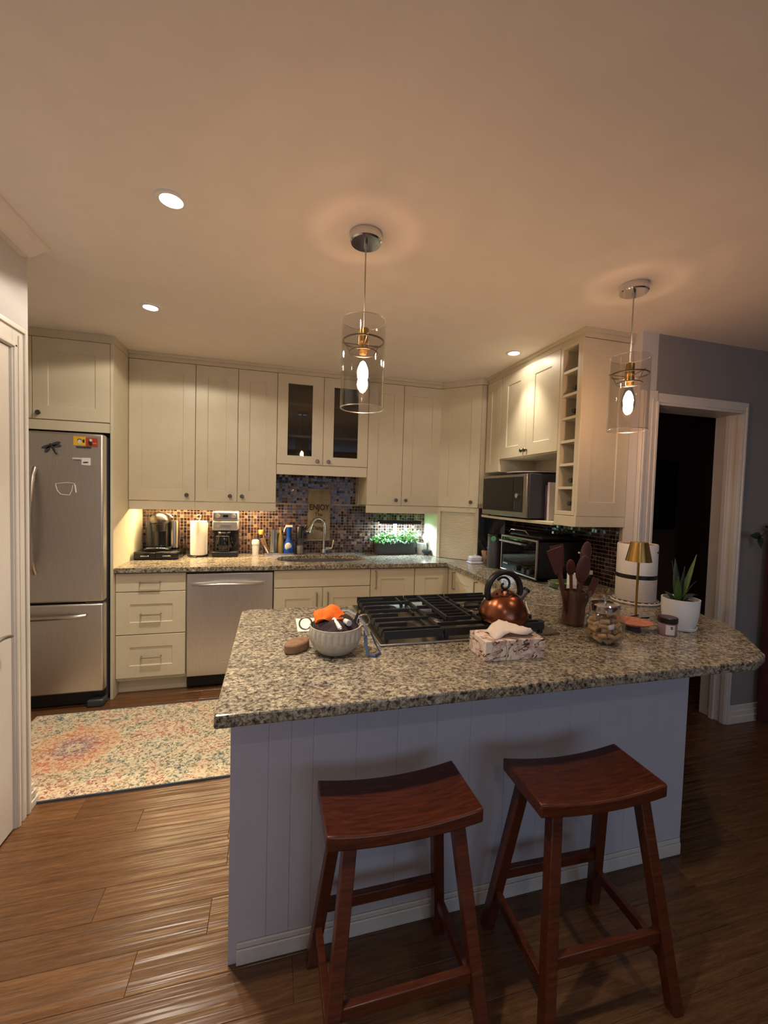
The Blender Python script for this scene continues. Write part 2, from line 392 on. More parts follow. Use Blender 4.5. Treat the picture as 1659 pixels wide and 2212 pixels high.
# door casing and jamb of the hall doorway
tr = MB(); tr.box(3.162, 3.272, -1.845, -1.821, 0, 2.14); tr.box(3.172, 3.19, -1.852, -1.845, 0, 2.13); tr.box(3.225, 3.24, -1.852, -1.845, 0, 2.09); tr.box(3.255, 3.272, -1.856, -1.845, 0, 2.075)
tr.box(3.272, 4.02, -1.838, -1.821, 2.075, 2.13)
struct('trim_doorway', tr, 'white_trim', bev=.003)
tr = MB(); tr.box(3.985, 4.0, -1.835, -1.66, 0, 2.075); tr.box(3.968, 3.985, -1.765, -1.735, 0, 2.06); tr.box(3.978, 3.985, -1.83, -1.80, 0, 2.06); tr.box(4.0, 4.015, -1.842, -1.821, 0, 2.10)
tr.box(3.272, 3.985, -1.835, -1.66, 2.06, 2.075); tr.box(3.281, 3.297, -1.82, -1.68, 0, 2.06)
struct('trim_jamb', tr, 'white_trim', bev=.003)
bb = MB(); bb.box(4.016, 5.95, -1.836, -1.821, 0, .085); bb.box(4.016, 5.95, -1.842, -1.821, 0, .05); bb.box(4.016, 5.95, -1.829, -1.821, .085, .12)
struct('baseboard_hall', bb, 'white_trim', bev=.003)
# left wall: crown, casing, door, baseboard
cr = MB(); prof = [(0, H-.045), (.03, H-.045), (.06, H-.03), (.085, H-.012), (.108, H-.012), (.108, H), (0, H)]
cr.add([(x, -1.70, z) for x, z in prof]+[(x, -7.15, z) for x, z in prof], [tuple(range(7)), tuple(range(13, 6, -1))]+[(i, (i+1) % 7, 7+(i+1) % 7, 7+i) for i in range(7)])
struct('trim_crown', cr, 'ceiling_paint', ang=20)
tr = MB()
tr.box(0, .016, -1.80, -1.70, 0, 2.13); tr.box(.016, .024, -1.722, -1.703, 0, 2.127); tr.box(.016, .021, -1.76, -1.735, 0, 2.09); tr.box(.016, .024, -1.795, -1.78, 0, 2.045)
tr.box(0, .016, -2.72, -1.80, 2.03, 2.13); tr.box(.016, .024, -2.70, -1.722, 2.108, 2.127); tr.box(.016, .024, -2.65, -1.78, 2.033, 2.048)
tr.box(0, .016, -2.72, -2.62, 0, 2.03)
struct('trim_closet_door', tr, 'white_trim', bev=.003)
dm = MB(); O = (-.02, -2.61, .01); dm.shaker(O, (0, 1, 0), (1, 0, 0), 0, .80, 0, 2.015, t=.03, fr=.12, rec=.01)
dd = struct('door_1', dm, 'white_trim')
hm = MB(); hm.cyl((0, 0, 0), .027, .012, 20); hm.xf(Matrix.Translation((.01, -1.985, .875)) @ Matrix.Rotation(PI/2, 4, 'Y'))
hm.rod((.012, -1.985, .875), (.055, -1.985, .875), .009); hm.tube([(.055, -1.99, .875), (.058, -1.96, .878), (.06, -1.93, .875), (.056, -1.905, .868)], .009, 10, flat=.8)
obj('door_handle', hm, 'nickel', dd)
bb = MB()
for z0, z1, t in ((0, .035, .02), (.035, .07, .014), (.07, .10, .008)): bb.box(0, t, -1.70, -1.655, z0, z1); bb.box(-.12, t, -1.655, -1.655+t, z0, z1)
struct('baseboard_left', bb, 'white_trim', bev=.003)

# ------------------------------------------------------------------ mosaic backsplash (tiles of a few pixels each: joined)
def mosaic(parent, O, u, n, rects, wts=(6, 5, 4, 3, 2, 2)):
    mb = MB(); gb = MB(); p = .026; s_ = .0235
    for a0, a1, z0, z1 in rects:
        gb.obox(O, u, n, a0, a1, z0, z1, .0002, .004)
        for i in range(int((a1-a0)/p)):
            for j in range(int((z1-z0)/p)):
                a = a0+i*p+.001; z = z0+j*p+.001; b = random.uniform(.0055, .0075)
                mb.cur = random.choices(range(6), wts)[0]
                q = lambda aa, zz, d: (O[0]+u[0]*aa+n[0]*d, O[1]+u[1]*aa+n[1]*d, O[2]+zz)
                t1, t2 = random.uniform(-.0011, .0011), random.uniform(-.0011, .0011)
                mb.add([q(a, z, .003), q(a+s_, z, .003), q(a+s_, z+s_, .003), q(a, z+s_, .003), q(a+.001, z+.001, b+t1), q(a+s_-.001, z+.001, b+t2), q(a+s_-.001, z+s_-.001, b-t1), q(a+.001, z+s_-.001, b-t2)],
                       [(4, 5, 6, 7), (0, 1, 5, 4), (1, 2, 6, 5), (2, 3, 7, 6), (3, 0, 4, 7)])
    obj('grout_bed', gb, 'grout', parent, smooth=False)
    tag(obj('mosaic_tiles', mb, ['tile_%d' % i for i in range(6)], parent, smooth=False), kind='stuff')
mosaic(wb, (0, 0, 0), XP, YN, [(.001, 2.498, CT+.001, 1.37), (1.072, 1.822, 1.37, 1.70)])
mosaic(wr, (3.16, 0, 0), (0, -1, 0), XN, [(.40, 1.745, CT+.001, 1.31)], (8, 4, 0, 8, 0, 1))  # darker tile mix stands in for the shade on the right wall

# ------------------------------------------------------------------ cabinets
def knob(parent, O, u, n, a, z, d):
    c = Vector((O[0]+u[0]*a+n[0]*d, O[1]+u[1]*a+n[1]*d, O[2]+z)); nv = Vector(n)
    mb = MB().lathe([(.007, 0), (.006, .012), (.0145, .017), (.016, .022), (.012, .028), (.0, .029)], seg=16)
    R = Vector((0, 0, 1)).rotation_difference(nv).to_matrix().to_4x4(); mb.xf(Matrix.Translation(c) @ R)
    obj('knob', mb, 'dark_metal', parent)
def bar_handle(parent, O, u, n, a0, z0, a1, z1, d):
    q = lambda a, z, dd: (O[0]+u[0]*a+n[0]*dd, O[1]+u[1]*a+n[1]*dd, O[2]+z)
    mb = MB().tube([q(a0, z0, d), q(a0, z0, d+.024), q(a1, z1, d+.024), q(a1, z1, d)], .0058, 10)
    obj('handle', mb, 'nickel', parent)
def door(parent, O, u, n, a0, a1, z0, z1, knob_at=None, bar=None, name='door', fr=.085, flat=False, g=.0018):
    mb = MB()
    if flat: mb.obox(O, u, n, a0+g, a1-g, z0, z1, 0, .02)
    else: mb.shaker(O, u, n, a0+g, a1-g, z0, z1, fr=fr)
    o = obj(name, mb, 'cream_paint', parent, ang=20, bev=.0015 if flat else 0)
    if knob_at: knob(o, O, u, n, knob_at[0], knob_at[1], .02)
    if bar: bar_handle(o, O, u, n, *bar, .02)
    return o
UB, UT = 1.378, 2.43
def rail(parent, O, u, n, a0, a1, z0, z1, d1=.012, d0=-.01):
    obj('light_rail', MB().obox(O, u, n, a0, a1, z0, z1, d0, d1), 'cream_paint', parent, bev=.002)
def filler(parent, O, u, n, a0, a1, d1=.012):
    mb = MB().obox(O, u, n, a0, a1, UT+.003, H-.001, -.3, d1); mb.obox(O, u, n, a0, a1, H-.022, H-.001, d1, d1+.016)
    obj('top_trim', mb, 'cream_paint', parent)
OB = (0, -.34, 0)
def upper(label, x0, x1, doors, z0=UB):
    t = thing('wall_cabinet', label, 'cabinet', ((x0+x1)/2, -.18, z0))
    obj('carcass', MB().box(x0+.0005, x1-.0005, -.339, -.009 if z0 > 1.5 else -.009, z0, UT), 'cream_paint', t)
    for a0, a1, k in doors: door(t, OB, XP, YN, a0, a1, z0+.002, UT-.002, (k, z0+.048))
    rail(t, OB, XP, YN, x0+.0005, x1-.0005, z0-.068, z0-.001, d0=-.012); filler(t, OB, XP, YN, x0+.0005, x1-.0005)
    return t
upA = upper('tall single door cream wall cabinet beside the fridge panel', .001, .461, [(.001, .461, .405)])
upB = upper('cream two-door wall cabinet above the coffee maker', .461, 1.071, [(.461, .771, .719), (.771, 1.071, .809)])
upD = upper('cream two-door wall cabinet above the lit herb planter', 1.827, 2.499, [(1.827, 2.142, 2.087), (2.142, 2.499, 2.176)])
# glazed cabinet over the sink
t = thing('glass_door_cabinet', 'cream wall cabinet with two glazed doors over the sink', 'cabinet', (1.45, -.18, 1.70))
x0, x1, z0 = 1.0715, 1.8265, 1.70
mb = MB(); mb.box(x0, x0+.018, -.339, -.009, z0, UT); mb.box(x1-.018, x1, -.339, -.009, z0, UT); mb.box(x0+.018, x1-.018, -.339, -.009, z0, z0+.018); mb.box(x0+.018, x1-.018, -.339, -.009, UT-.018, UT); mb.box(x0+.018, x1-.018, -.02, -.009, z0+.018, UT-.018)
obj('carcass', mb, 'cream_paint', t)
for z in (1.93, 2.19): obj('shelf', MB().box(x0+.019, x1-.019, -.32, -.021, z, z+.016), 'cream_paint', t)
for a0, a1, p0, p1, k in ((1.0715, 1.444, 1.155, 1.352, 1.398), (1.444, 1.8265, 1.53, 1.738, 1.49)):
    g = .0018; zz0, zz1 = z0+.002, UT-.002; pz0, pz1 = 1.772, 2.354
    mb = MB(); mb.obox(OB, XP, YN, a0+g, p0, zz0, zz1, 0, .02); mb.obox(OB, XP, YN, p1, a1-g, zz0, zz1, 0, .02); mb.obox(OB, XP, YN, p0, p1, zz0, pz0, 0, .02); mb.obox(OB, XP, YN, p0, p1, pz1, zz1, 0, .02)
    d = obj('door', mb, 'cream_paint', t); obj('glass_pane', MB().obox(OB, XP, YN, p0-.004, p1+.004, pz0-.004, pz1+.004, .006, .010), 'smoked_glass', d); knob(d, OB, XP, YN, k, 1.732, .02)
rail(t, OB, XP, YN, x0, x1, 1.615, 1.699, d0=-.012); filler(t, OB, XP, YN, x0, x1)
# diagonal corner cabinet and the roller-shutter garage below it
S2 = math.sqrt(.5); DO = (2.5, -.34, 0); du = (S2, -S2, 0); dn = (-S2, -S2, 0); DL = .382
t = thing('corner_cabinet', 'cream diagonal corner wall cabinet above the roller shutter', 'cabinet', (2.75, -.3, UB))
e = .001
obj('carcass', MB().prism([(2.5, -.009), (2.5, -.34), (2.5+DL*S2, -.34-DL*S2), (3.15, -.34-DL*S2), (3.15, -.009)], UB, UT), 'cream_paint', t)
door(t, DO, du, dn, .004, DL-.004, UB+.002, UT-.002, (.315, UB+.05))
mb = MB().prism([(2.5, -.01), (2.5, -.352), (2.5+DL*S2-.008, -.352-DL*S2), (3.15, -.352-DL*S2), (3.15, -.01)], UT+.003, H-.001); obj('top_trim', mb, 'cream_paint', t)
t = thing('appliance_garage', 'cream corner appliance garage with slatted roller shutter on counter', 'cabinet', (2.75, -.3, CT))
mb = MB(); mb.box(2.4985, 2.5165, -.345, -.009, CT+.001, UB-.002); mb.obox(DO, du, dn, .0, .03, CT+.001, UB-.002, -.02, .012); mb.obox(DO, du, dn, DL-.03, DL, CT+.001, UB-.002, -.02, .012); mb.obox(DO, du, dn, .03, DL-.03, 1.335, UB-.002, -.02, .012)
obj('frame', mb, 'cream_paint', t, bev=.002)
mb = MB(); z = CT+.004
while z < 1.33:
    mb.obox(DO, du, dn, .03, DL-.03, z, z+.0115, -.012, -.003); z += .0135
mb.obox(DO, du, dn, .03, DL-.03, CT+.001, 1.335, -.016, -.012)
tag(obj('shutter_slats', mb, 'cream_paint', t, smooth=False), kind='stuff')
# right wall cabinets (fronts face -X at X = 2.80)
RO = (2.82, 0, 0); ru = (0, -1, 0); rn = XN
t = thing('wall_cabinet', 'narrow cream wall cabinet between diagonal corner and microwave doors', 'cabinet', (2.98, -.74, 1.68))
obj('carcass', MB().box(2.821, 3.158, -.858, -.64, 1.68, UT), 'cream_paint', t)
door(t, RO, ru, rn, .632, .858, 1.682, UT-.002, fr=.07); filler(t, RO, ru, rn, .632, .858)
t = thing('microwave_cabinet', 'cream two-door wall cabinet with open niche above the microwave', 'cabinet', (2.98, -1.2, 1.32))
mb = MB(); mb.box(2.821, 3.158, -1.558, -.8595, 1.775, UT); mb.box(3.14, 3.158, -1.558, -.64, 1.32, 1.775); obj('carcass', mb, 'cream_paint', t)
door(t, RO, ru, rn, .8595, 1.205, 1.782, UT-.002, (1.185, 1.82)); door(t, RO, ru, rn, 1.205, 1.558, 1.782, UT-.002, (1.228, 1.82))
obj('niche_shelf', MB().prism([(3.139, -.64), (3.139, -1.558), (2.79, -1.558), (2.765, -1.40), (2.752, -1.15), (2.76, -.85), (2.775, -.64)], 1.305, 1.326), 'cream_paint', t, bev=.003)
filler(t, RO, ru, rn, .8595, 1.558)
t = thing('wine_rack_cabinet', 'cream end cabinet with seven open wine cubbies', 'cabinet', (2.98, -1.65, UB))
mb = MB(); mb.box(2.80, 3.158, -1.583, -1.5595, UB, UT); mb.box(2.80, 3.158, -1.74, -1.716, UB, UT); mb.box(2.80, 3.158, -1.716, -1.583, UB, UB+.024); mb.box(2.80, 3.158, -1.716, -1.583, UT-.024, UT); mb.box(3.13, 3.158, -1.716, -1.583, UB+.024, UT-.024)
obj('carcass', mb, 'cream_paint', t, bev=.0015)
cubz = [UB+.024+i*(UT-UB-.048)/7 for i in range(8)]
for z in cubz[1:-1]: obj('shelf', MB().box(2.803, 3.129, -1.7155, -1.5835, z-.008, z+.008), 'cream_paint', t)
obj('end_panel', MB().shaker((0, -1.741, 0), XP, YN, 2.80, 3.158, UB-.004, UT, t=.018, fr=.085), 'cream_paint', t, ang=20)
rail(t, (2.81, 0, 0), ru, rn, 1.56, 1.758, UB-.068, UB-.005); rail(t, (0, -1.745, 0), XP, YN, 2.80, 3.158, UB-.068, UB-.005)
mb = MB().box(2.808, 3.158, -1.762, -1.56, UT+.003, H-.001); mb.box(2.79, 3.158, -1.776, -1.56, H-.024, H-.001); obj('top_trim', mb, 'cream_paint', t)
# fridge surround
t = thing('fridge_cabinet', 'cream two-door cabinet above the fridge', 'cabinet', (-.45, -.33, 1.835))
obj('carcass', MB().box(-.898, -.019, -.63, -.001, 1.90, UT), 'cream_paint', t)
door(t, (0, -.63, 0), XP, YN, -.898, -.466, 1.903, UT-.002, (-.51, 1.94)); door(t, (0, -.63, 0), XP, YN, -.466, -.02, 1.903, UT-.002, (-.425, 1.94))
obj('bottom_rail', MB().box(-.898, -.019, -.645, -.62, 1.835, 1.898), 'cream_paint', t)
mb = MB().box(-.898, .0, -.64, -.01, UT+.003, H-.001); obj('top_trim', mb, 'cream_paint', t)
obj('fridge_side_panel', MB().box(-.018, -.0005, -.655, -.001, 0, UT), 'cream_paint'); o = bpy.data.objects['fridge_side_panel']; tag(o, 'tall cream side panel between the fridge and the drawers', 'panel')

# base cabinets
BO = (0, -.60, 0); BT = .878
t = thing('drawer_cabinet', 'cream three-drawer base cabinet beside the fridge', 'cabinet', (.226, -.3, 0))
obj('carcass', MB().box(.001, .451, -.599, -.001, .10, BT), 'cream_paint', t); obj('toe_kick', MB().box(.001, .451, -.555, -.53, 0, .10), 'cream_paint', t)
door(t, BO, XP, YN, .001, .451, .742, .87, bar=(.155, .806, .283, .806), name='drawer', flat=True)
door(t, BO, XP, YN, .001, .451, .436, .736, bar=(.160, .578, .287, .578), name='drawer'); door(t, BO, XP, YN, .001, .451, .125, .430, bar=(.163, .273, .290, .273), name='drawer')
t = thing('dishwasher', 'stainless steel dishwasher with a curved bar handle', 'dishwasher', (.757, -.3, 0))
obj('body', MB().box(.456, 1.061, -.595, -.05, .02, .876), 'toe_black', t)
d = obj('door', MB().box(.459, 1.058, -.632, -.597, .105, .862), 'steel_v', t, bev=.004)
pts = [(.498+.494*i/14, -.634-.036*math.sin(PI*i/14)**.6, .79-.006*math.cos(PI*i/14)**2) for i in range(15)]
obj('handle', MB().tube(pts, .017, 12, flat=.6), 'steel_plain', d)
obj('badge', MB().box(.70, .735, -.634, -.6325, .196, .202), 'chrome', d); obj('toe_kick', MB().box(.458, 1.06, -.56, -.54, .001, .095), 'toe_black', t)
obj('dark_gap_strip', MB().box(.459, 1.058, -.62, -.597, .865, .875), 'black_plastic', t)  # black strip stands in for the shaded gap above the dishwasher door
t = thing('sink_cabinet', 'cream base cabinet with two doors under the sink', 'cabinet', (1.44, -.3, 0))
mb = MB(); mb.box(1.064, 1.082, -.599, -.001, .10, BT); mb.box(1.80, 1.818, -.599, -.001, .10, BT); mb.box(1.082, 1.80, -.599, -.001, .10, .118); mb.box(1.082, 1.80, -.599, -.58, .118, BT); mb.box(1.082, 1.80, -.02, -.001, .118, BT)
obj('carcass', mb, 'cream_paint', t); obj('toe_kick', MB().box(1.064, 1.818, -.555, -.53, 0, .10), 'cream_paint', t)
door(t, BO, XP, YN, 1.064, 1.818, .738, .87, name='drawer_front', flat=True)
door(t, BO, XP, YN, 1.064, 1.437, .125, .732, bar=(1.39, .69, 1.39, .55)); door(t, BO, XP, YN, 1.437, 1.818, .125, .732, bar=(1.477, .69, 1.477, .55))
t = thing('base_cabinet', 'cream single door base cabinet right of the sink', 'cabinet', (2.0, -.3, 0))
obj('carcass', MB().box(1.82, 2.196, -.599, -.001, .10, BT), 'cream_paint', t); obj('toe_kick', MB().box(1.82, 2.196, -.555, -.53, 0, .10), 'cream_paint', t)
door(t, BO, XP, YN, 1.82, 2.196, .125, .87, bar=(1.862, .85, 1.862, .712))
t = thing('base_cabinet', 'cream corner base cabinet under the roller shutter', 'cabinet', (2.6, -.3, 0))
mb = MB(); mb.box(2.198, 3.158, -.599, -.001, .10, BT); mb.box(2.521, 3.158, -.70, -.599, .10, BT); obj('carcass', mb, 'cream_paint', t); obj('toe_kick', MB().box(2.198, 2.56, -.555, -.53, 0, .10), 'cream_paint', t)
door(t, BO, XP, YN, 2.198, 2.498, .125, .87)
RB = (2.52, 0, 0)
mb = MB(); obj('corner_post', MB().box(2.50, 2.5205, -.70, -.602, .10, .87), 'cream_paint', t)
for i, (a0, a1, lab) in enumerate(((.702, 1.08, 'cream right hand base cabinet nearest the corner'), (1.08, 1.46, 'cream right hand base cabinet below the toaster oven'), (1.46, 1.82, 'cream right hand base cabinet next to the peninsula'))):
    t = thing('base_cabinet', lab, 'cabinet', (2.8, -(a0+a1)/2, 0))
    obj('carcass', MB().box(2.5215, 3.158, -a1+.0005, -a0, .10, BT), 'cream_paint', t); obj('toe_kick', MB().box(2.56, 2.58, -a1+.0005, -a0, 0, .10), 'cream_paint', t)
    door(t, RB, ru, rn, a0, a1, .125, .87, bar=(a0+.05, .85, a0+.05, .715))
# peninsula base with beadboard front
PX0, PX1, PYF, PYB = .94, 2.73, -2.55, -1.845
t = thing('peninsula_cabinet', 'white panelled peninsula base behind the two stools', 'cabinet', (1.83, -2.2, 0))
obj('carcass', MB().box(PX0+.012, PX1-.012, PYF+.014, PYB, 0, BT), 'panel_paint', t)
edges = [PX0, 1.005, 1.052, 1.121, 1.19, 1.26, 1.33, 1.40, 1.47, 1.54, 1.612, 1.675, 1.74, 1.81, 1.88, 1.95, 2.02, 2.09, 2.16, 2.225, 2.292, 2.36, 2.43, 2.5, 2.57, 2.64, PX1]
edges = [PX0, 1.052, 1.121, 1.19, 1.33, 1.47, 1.612, 1.74, 1.88, 2.02, 2.155, 2.292, 2.43, 2.57, PX1]
for a, b in zip(edges[:-1], edges[1:]):
    obj('board', MB().box(a+.0002, b-.0002, PYF, PYF+.0135, .0, BT), 'panel_paint', t, bev=.0007)
obj('end_board', MB().box(PX0, PX0+.0115, PYF+.0145, PYB, 0, BT), 'panel_paint', t); obj('end_board', MB().box(PX1-.0115, PX1, PYF+.0145, PYB, 0, BT), 'panel_paint', t)
obj('base_moulding', MB().box(PX0+.025, PX1-.005, PYF-.011, PYF-.0005, 0, .05).box(PX0+.025, PX1-.005, PYF-.007, PYF-.0005, .05, .068), 'white_trim', t, bev=.003)

# ------------------------------------------------------------------ worktops
def slab(name, outer, holes, z0, z1, mat, bev=.004):
    bm = bmesh.new(); loops = []
    for lp in [outer]+holes:
        vs = [bm.verts.new((x, y, z0)) for x, y in lp]; loops += [bm.edges.new((vs[i], vs[(i+1) % len(vs)])) for i in range(len(vs))]
    bmesh.ops.triangle_fill(bm, edges=loops, use_beauty=True, use_dissolve=False)
    r = bmesh.ops.extrude_face_region(bm, geom=bm.faces[:])
    for g in r['geom']:
        if isinstance(g, bmesh.types.BMVert): g.co.z = z1
    bmesh.ops.recalc_face_normals(bm, faces=bm.faces)
    bmesh.ops.dissolve_limit(bm, angle_limit=.01, verts=bm.verts, edges=bm.edges) if not holes else None
    me = bpy.data.meshes.new(name); bm.to_mesh(me); bm.free(); me.materials.append(MAT[mat])
    o = bpy.data.objects.new(name, me); COL.objects.link(o)
    if bev: b = o.modifiers.new('bevel', 'BEVEL'); b.width = bev; b.segments = 2; b.limit_method = 'ANGLE'; b.angle_limit = math.radians(50)
    return o
def superell(cx, cy, a, b, n=40, p=2.8):
    out = []
    for i in range(n):
        t_ = 2*PI*i/n; c, s_ = math.cos(t_), math.sin(t_)
        out.append((cx+a*math.copysign(abs(c)**(2/p), c), cy+b*math.copysign(abs(s_)**(2/p), s_)))
    return out
SINK = superell(1.455, -.325, .365, .185)
o = slab('worktop', [(.001, -.65), (2.47, -.65), (2.47, -1.829), (3.155, -1.829), (3.155, -.009), (.001, -.009)], [SINK], .8795, CT, 'granite')
tag(o, 'speckled granite worktop running along the back and right walls', 'worktop')
o = slab('peninsula_worktop', [(.92, -2.78), (2.735, -2.787), (2.84, -2.745), (2.93, -2.65), (3.04, -2.53), (3.12, -2.40), (3.158, -2.25), (3.158, -1.86), (3.1, -1.8305), (.95, -1.8305), (.92, -1.86)], [], .8795, CT, 'granite', .006)
tag(o, 'large speckled granite peninsula worktop carrying the cooktop', 'worktop')
# sink
mb = MB(); n = len(SINK); rings = []
for sc, z in ((1.03, .879), (.995, .879), (.985, .80), (.95, .70), (.86, .685)):
    rings.append([(1.455+(x-1.455)*sc, -.325+(y+.325)*sc, z) for x, y in SINK])
vs = [p for r in rings for p in r]; fs = [(k*n+i, k*n+(i+1) % n, (k+1)*n+(i+1) % n, (k+1)*n+i) for k in range(4) for i in range(n)]+[tuple(4*n+i for i in range(n))]
mb.add(vs, fs); t = thing('sink', 'undermount stainless steel sink behind the granite edge', 'sink', (1.455, -.325, .69)); obj('basin', mb, 'steel_plain', t)
obj('divider', MB().box(1.47, 1.50, -.47, -.18, .69, .83), 'steel_plain', t, bev=.01); obj('drain', MB().cyl((1.27, -.325, .6855), .04, .004), 'chrome', t)
t = thing('faucet', 'chrome gooseneck pull-down faucet at the sink', 'faucet', (1.50, -.095, CT))
obj('base', MB().lathe([(.03, 0), (.03, .008), (.02, .016), (.017, .05)], (1.50, -.095, CT)), 'chrome', t)
c0 = Vector((1.50, -.095, CT+.04)); dv = Vector((-.80, -.60, 0)).normalized(); pts = [c0, c0+Vector((0, 0, .12)), c0+Vector((0, 0, .21))]
for i in range(1, 13):
    a = PI*i/12*.86; pts.append(c0+Vector((0, 0, .21))+dv*(.078*(1-math.cos(a)))+Vector((0, 0, .078*math.sin(a))))
obj('spout', MB().tube(pts, .0115, 14), 'chrome', t)
e1 = pts[-1]; dd_ = (pts[-1]-pts[-2]).normalized(); obj('spray_head', MB().tube([e1, e1+dd_*.03, e1+dd_*.085, e1+dd_*.09], .01, 16, radii=[.0125, .016, .024, .020]), 'chrome', t)
mb = MB().rod((1.515, -.10, CT+.055), (1.572, -.11, CT+.055), .016, 14); obj('valve', mb, 'chrome', t)
obj('lever', MB().tube([(1.572, -.11, CT+.058), (1.582, -.115, CT+.09), (1.588, -.12, CT+.135)], .008, 10, radii=[.008, .007, .011]), 'chrome', t)

# ------------------------------------------------------------------ fridge
t = thing('fridge', 'stainless steel french-door fridge with bottom freezer drawer', 'fridge', (-.44, -.35, 0))
FX0, FX1 = -.868, -.026
obj('body', MB().box(FX0+.004, FX1-.004, -.68, -.03, .03, 1.80), 'dark_grey', t)
for a0, a1, hx in ((FX0, -.449, -.485), (-.445, FX1, -.408)):
    d = obj('door', MB().box(a0, a1, -.752, -.685, .712, 1.812), 'steel_v', t, bev=.012)
    pts = [(hx, -.752-.055*math.sin(PI*i/16)**.55, .905+.675*i/16) for i in range(17)]
    obj('handle', MB().tube(pts, .017, 12, flat=.8), 'steel_plain', d)
d = obj('freezer_drawer', MB().box(FX0, FX1, -.752, -.685, .105, .700), 'steel_v', t, bev=.012)
pts = [(-.77+.642*i/16, -.752-.05*math.sin(PI*i/16)**.55, .625) for i in range(17)]; obj('handle', MB().tube(pts, .017, 12, flat=.8), 'steel_plain', d)
obj('hinge_cover', MB().box(-.13, -.03, -.748, -.69, .7005, .7115), 'dark_grey', t)
obj('base_grille', MB().box(FX0+.01, FX1-.01, -.70, -.66, .012, .10), 'toe_black', t)
obj('foot', MB().box(-.125, FX1, -.752, -.66, .0, .05), 'dark_grey', t, bev=.01); obj('foot', MB().box(FX0, FX0+.1, -.752, -.66, .0, .05), 'dark_grey', t, bev=.01)
FY = -.7535
def magnet(name, label, x, z, parts, depth=.004):
    r = thing(name, label, 'magnet', (x, FY, z), group='fridge magnets')
    for nm, mb, mt in parts: obj(nm, mb, mt, r)
    return r
def ellip(cx, cz, a, b, rot, y0, y1, n=14):
    m = MB(); P = []
    for i in range(n):
        th = 2*PI*i/n; u, v = a*math.cos(th), b*math.sin(th); P.append((cx+u*math.cos(rot)-v*math.sin(rot), cz+u*math.sin(rot)+v*math.cos(rot)))
    m.add([(x, y0, z) for x, z in P]+[(x, y1, z) for x, z in P], [tuple(range(n)), tuple(range(2*n-1, n-1, -1))]+[(i, (i+1) % n, n+(i+1) % n, n+i) for i in range(n)]); return m
w_ = MB()
for cx, cz, a, b, r in ((-.338, 1.715, .030, .011, .35), (-.335, 1.698, .024, .010, 1.0), (-.292, 1.735, .030, .011, .45), (-.285, 1.722, .026, .010, .1)):
    m2 = ellip(cx, cz, a, b, r, FY, FY-.004); w_.add(m2.v, m2.f)
magnet('dragonfly_magnet', 'dark dragonfly magnet on the fridge door', -.31, 1.72, [('wings', w_, 'dark_grey'), ('abdomen', MB().tube([(-.318, FY-.006, 1.735), (-.30, FY-.008, 1.70), (-.283, FY-.006, 1.67)], .006, 8), 'black_plastic')])
face = ellip(-.158, 1.757, .011, .015, 0, FY-.0032, FY-.0042); hair = ellip(-.158, 1.765, .013, .012, 0, FY-.0024, FY-.0034)
magnet('photo_magnet', 'square yellow magnet with a small head drawing', -.158, 1.76, [('card', MB().box(-.192, -.126, FY-.003, FY+.001, 1.733, 1.79), 'magnet_yellow'), ('print', hair, 'ink'), ('print', face, 'label_white'), ('print', MB().box(-.141, -.130, FY-.0038, FY-.003, 1.752, 1.772), 'ink')])
magnet('photo_magnet', 'square red-orange magnet with a standing figure print', -.09, 1.76, [('card', MB().box(-.122, -.058, FY-.003, FY+.001, 1.728, 1.785), 'magnet_red'), ('print', ellip(-.095, 1.77, .008, .009, 0, FY-.003, FY-.004), 'label_white'), ('print', ellip(-.098, 1.75, .010, .018, .4, FY-.003, FY-.0036), 'ink'), ('print', MB().box(-.085, -.063, FY-.0038, FY-.003, 1.748, 1.752), 'yellow_plastic')])
magnet('strip_magnet', 'thin dark strip magnet under the photo magnets', -.135, 1.722, [('bar', MB().box(-.178, -.094, FY-.004, FY+.001, 1.716, 1.727), 'dark_grey')])
magnet('strip_magnet', 'short white strip magnet beside the white square magnet', -.17, 1.648, [('bar', MB().box(-.198, -.148, FY-.004, FY+.001, 1.643, 1.654), 'label_white'), ('text', MB().box(-.19, -.156, FY-.0046, FY-.004, 1.638, 1.641), 'dark_grey')])
magnet('square_magnet', 'white rounded square magnet with dark print', -.123, 1.635, [('tile', MB().box(-.146, -.099, FY-.006, FY+.001, 1.608, 1.655), 'white_plastic'), ('print', ellip(-.123, 1.625, .017, .005, .1, FY-.006, FY-.0068), 'dark_grey')])
pts = [(-.292, FY-.004, 1.482), (-.282, FY-.004, 1.44), (-.262, FY-.004, 1.415), (-.215, FY-.004, 1.412), (-.202, FY-.004, 1.44), (-.196, FY-.004, 1.475), (-.182, FY-.004, 1.478), (-.177, FY-.004, 1.43), (-.180, FY-.004, 1.43), (-.187, FY-.004, 1.487), (-.23, FY-.004, 1.492), (-.292, FY-.004, 1.482)]
magnet('jug_magnet', 'clear measuring jug shaped magnet low on the fridge door', -.235, 1.45, [('outline', MB().tube(pts, .0022, 6), 'white_plastic'), ('bands', MB().box(-.28, -.205, FY-.003, FY-.001, 1.448, 1.451).box(-.274, -.208, FY-.003, FY-.001, 1.43, 1.433), 'silver_plastic')])

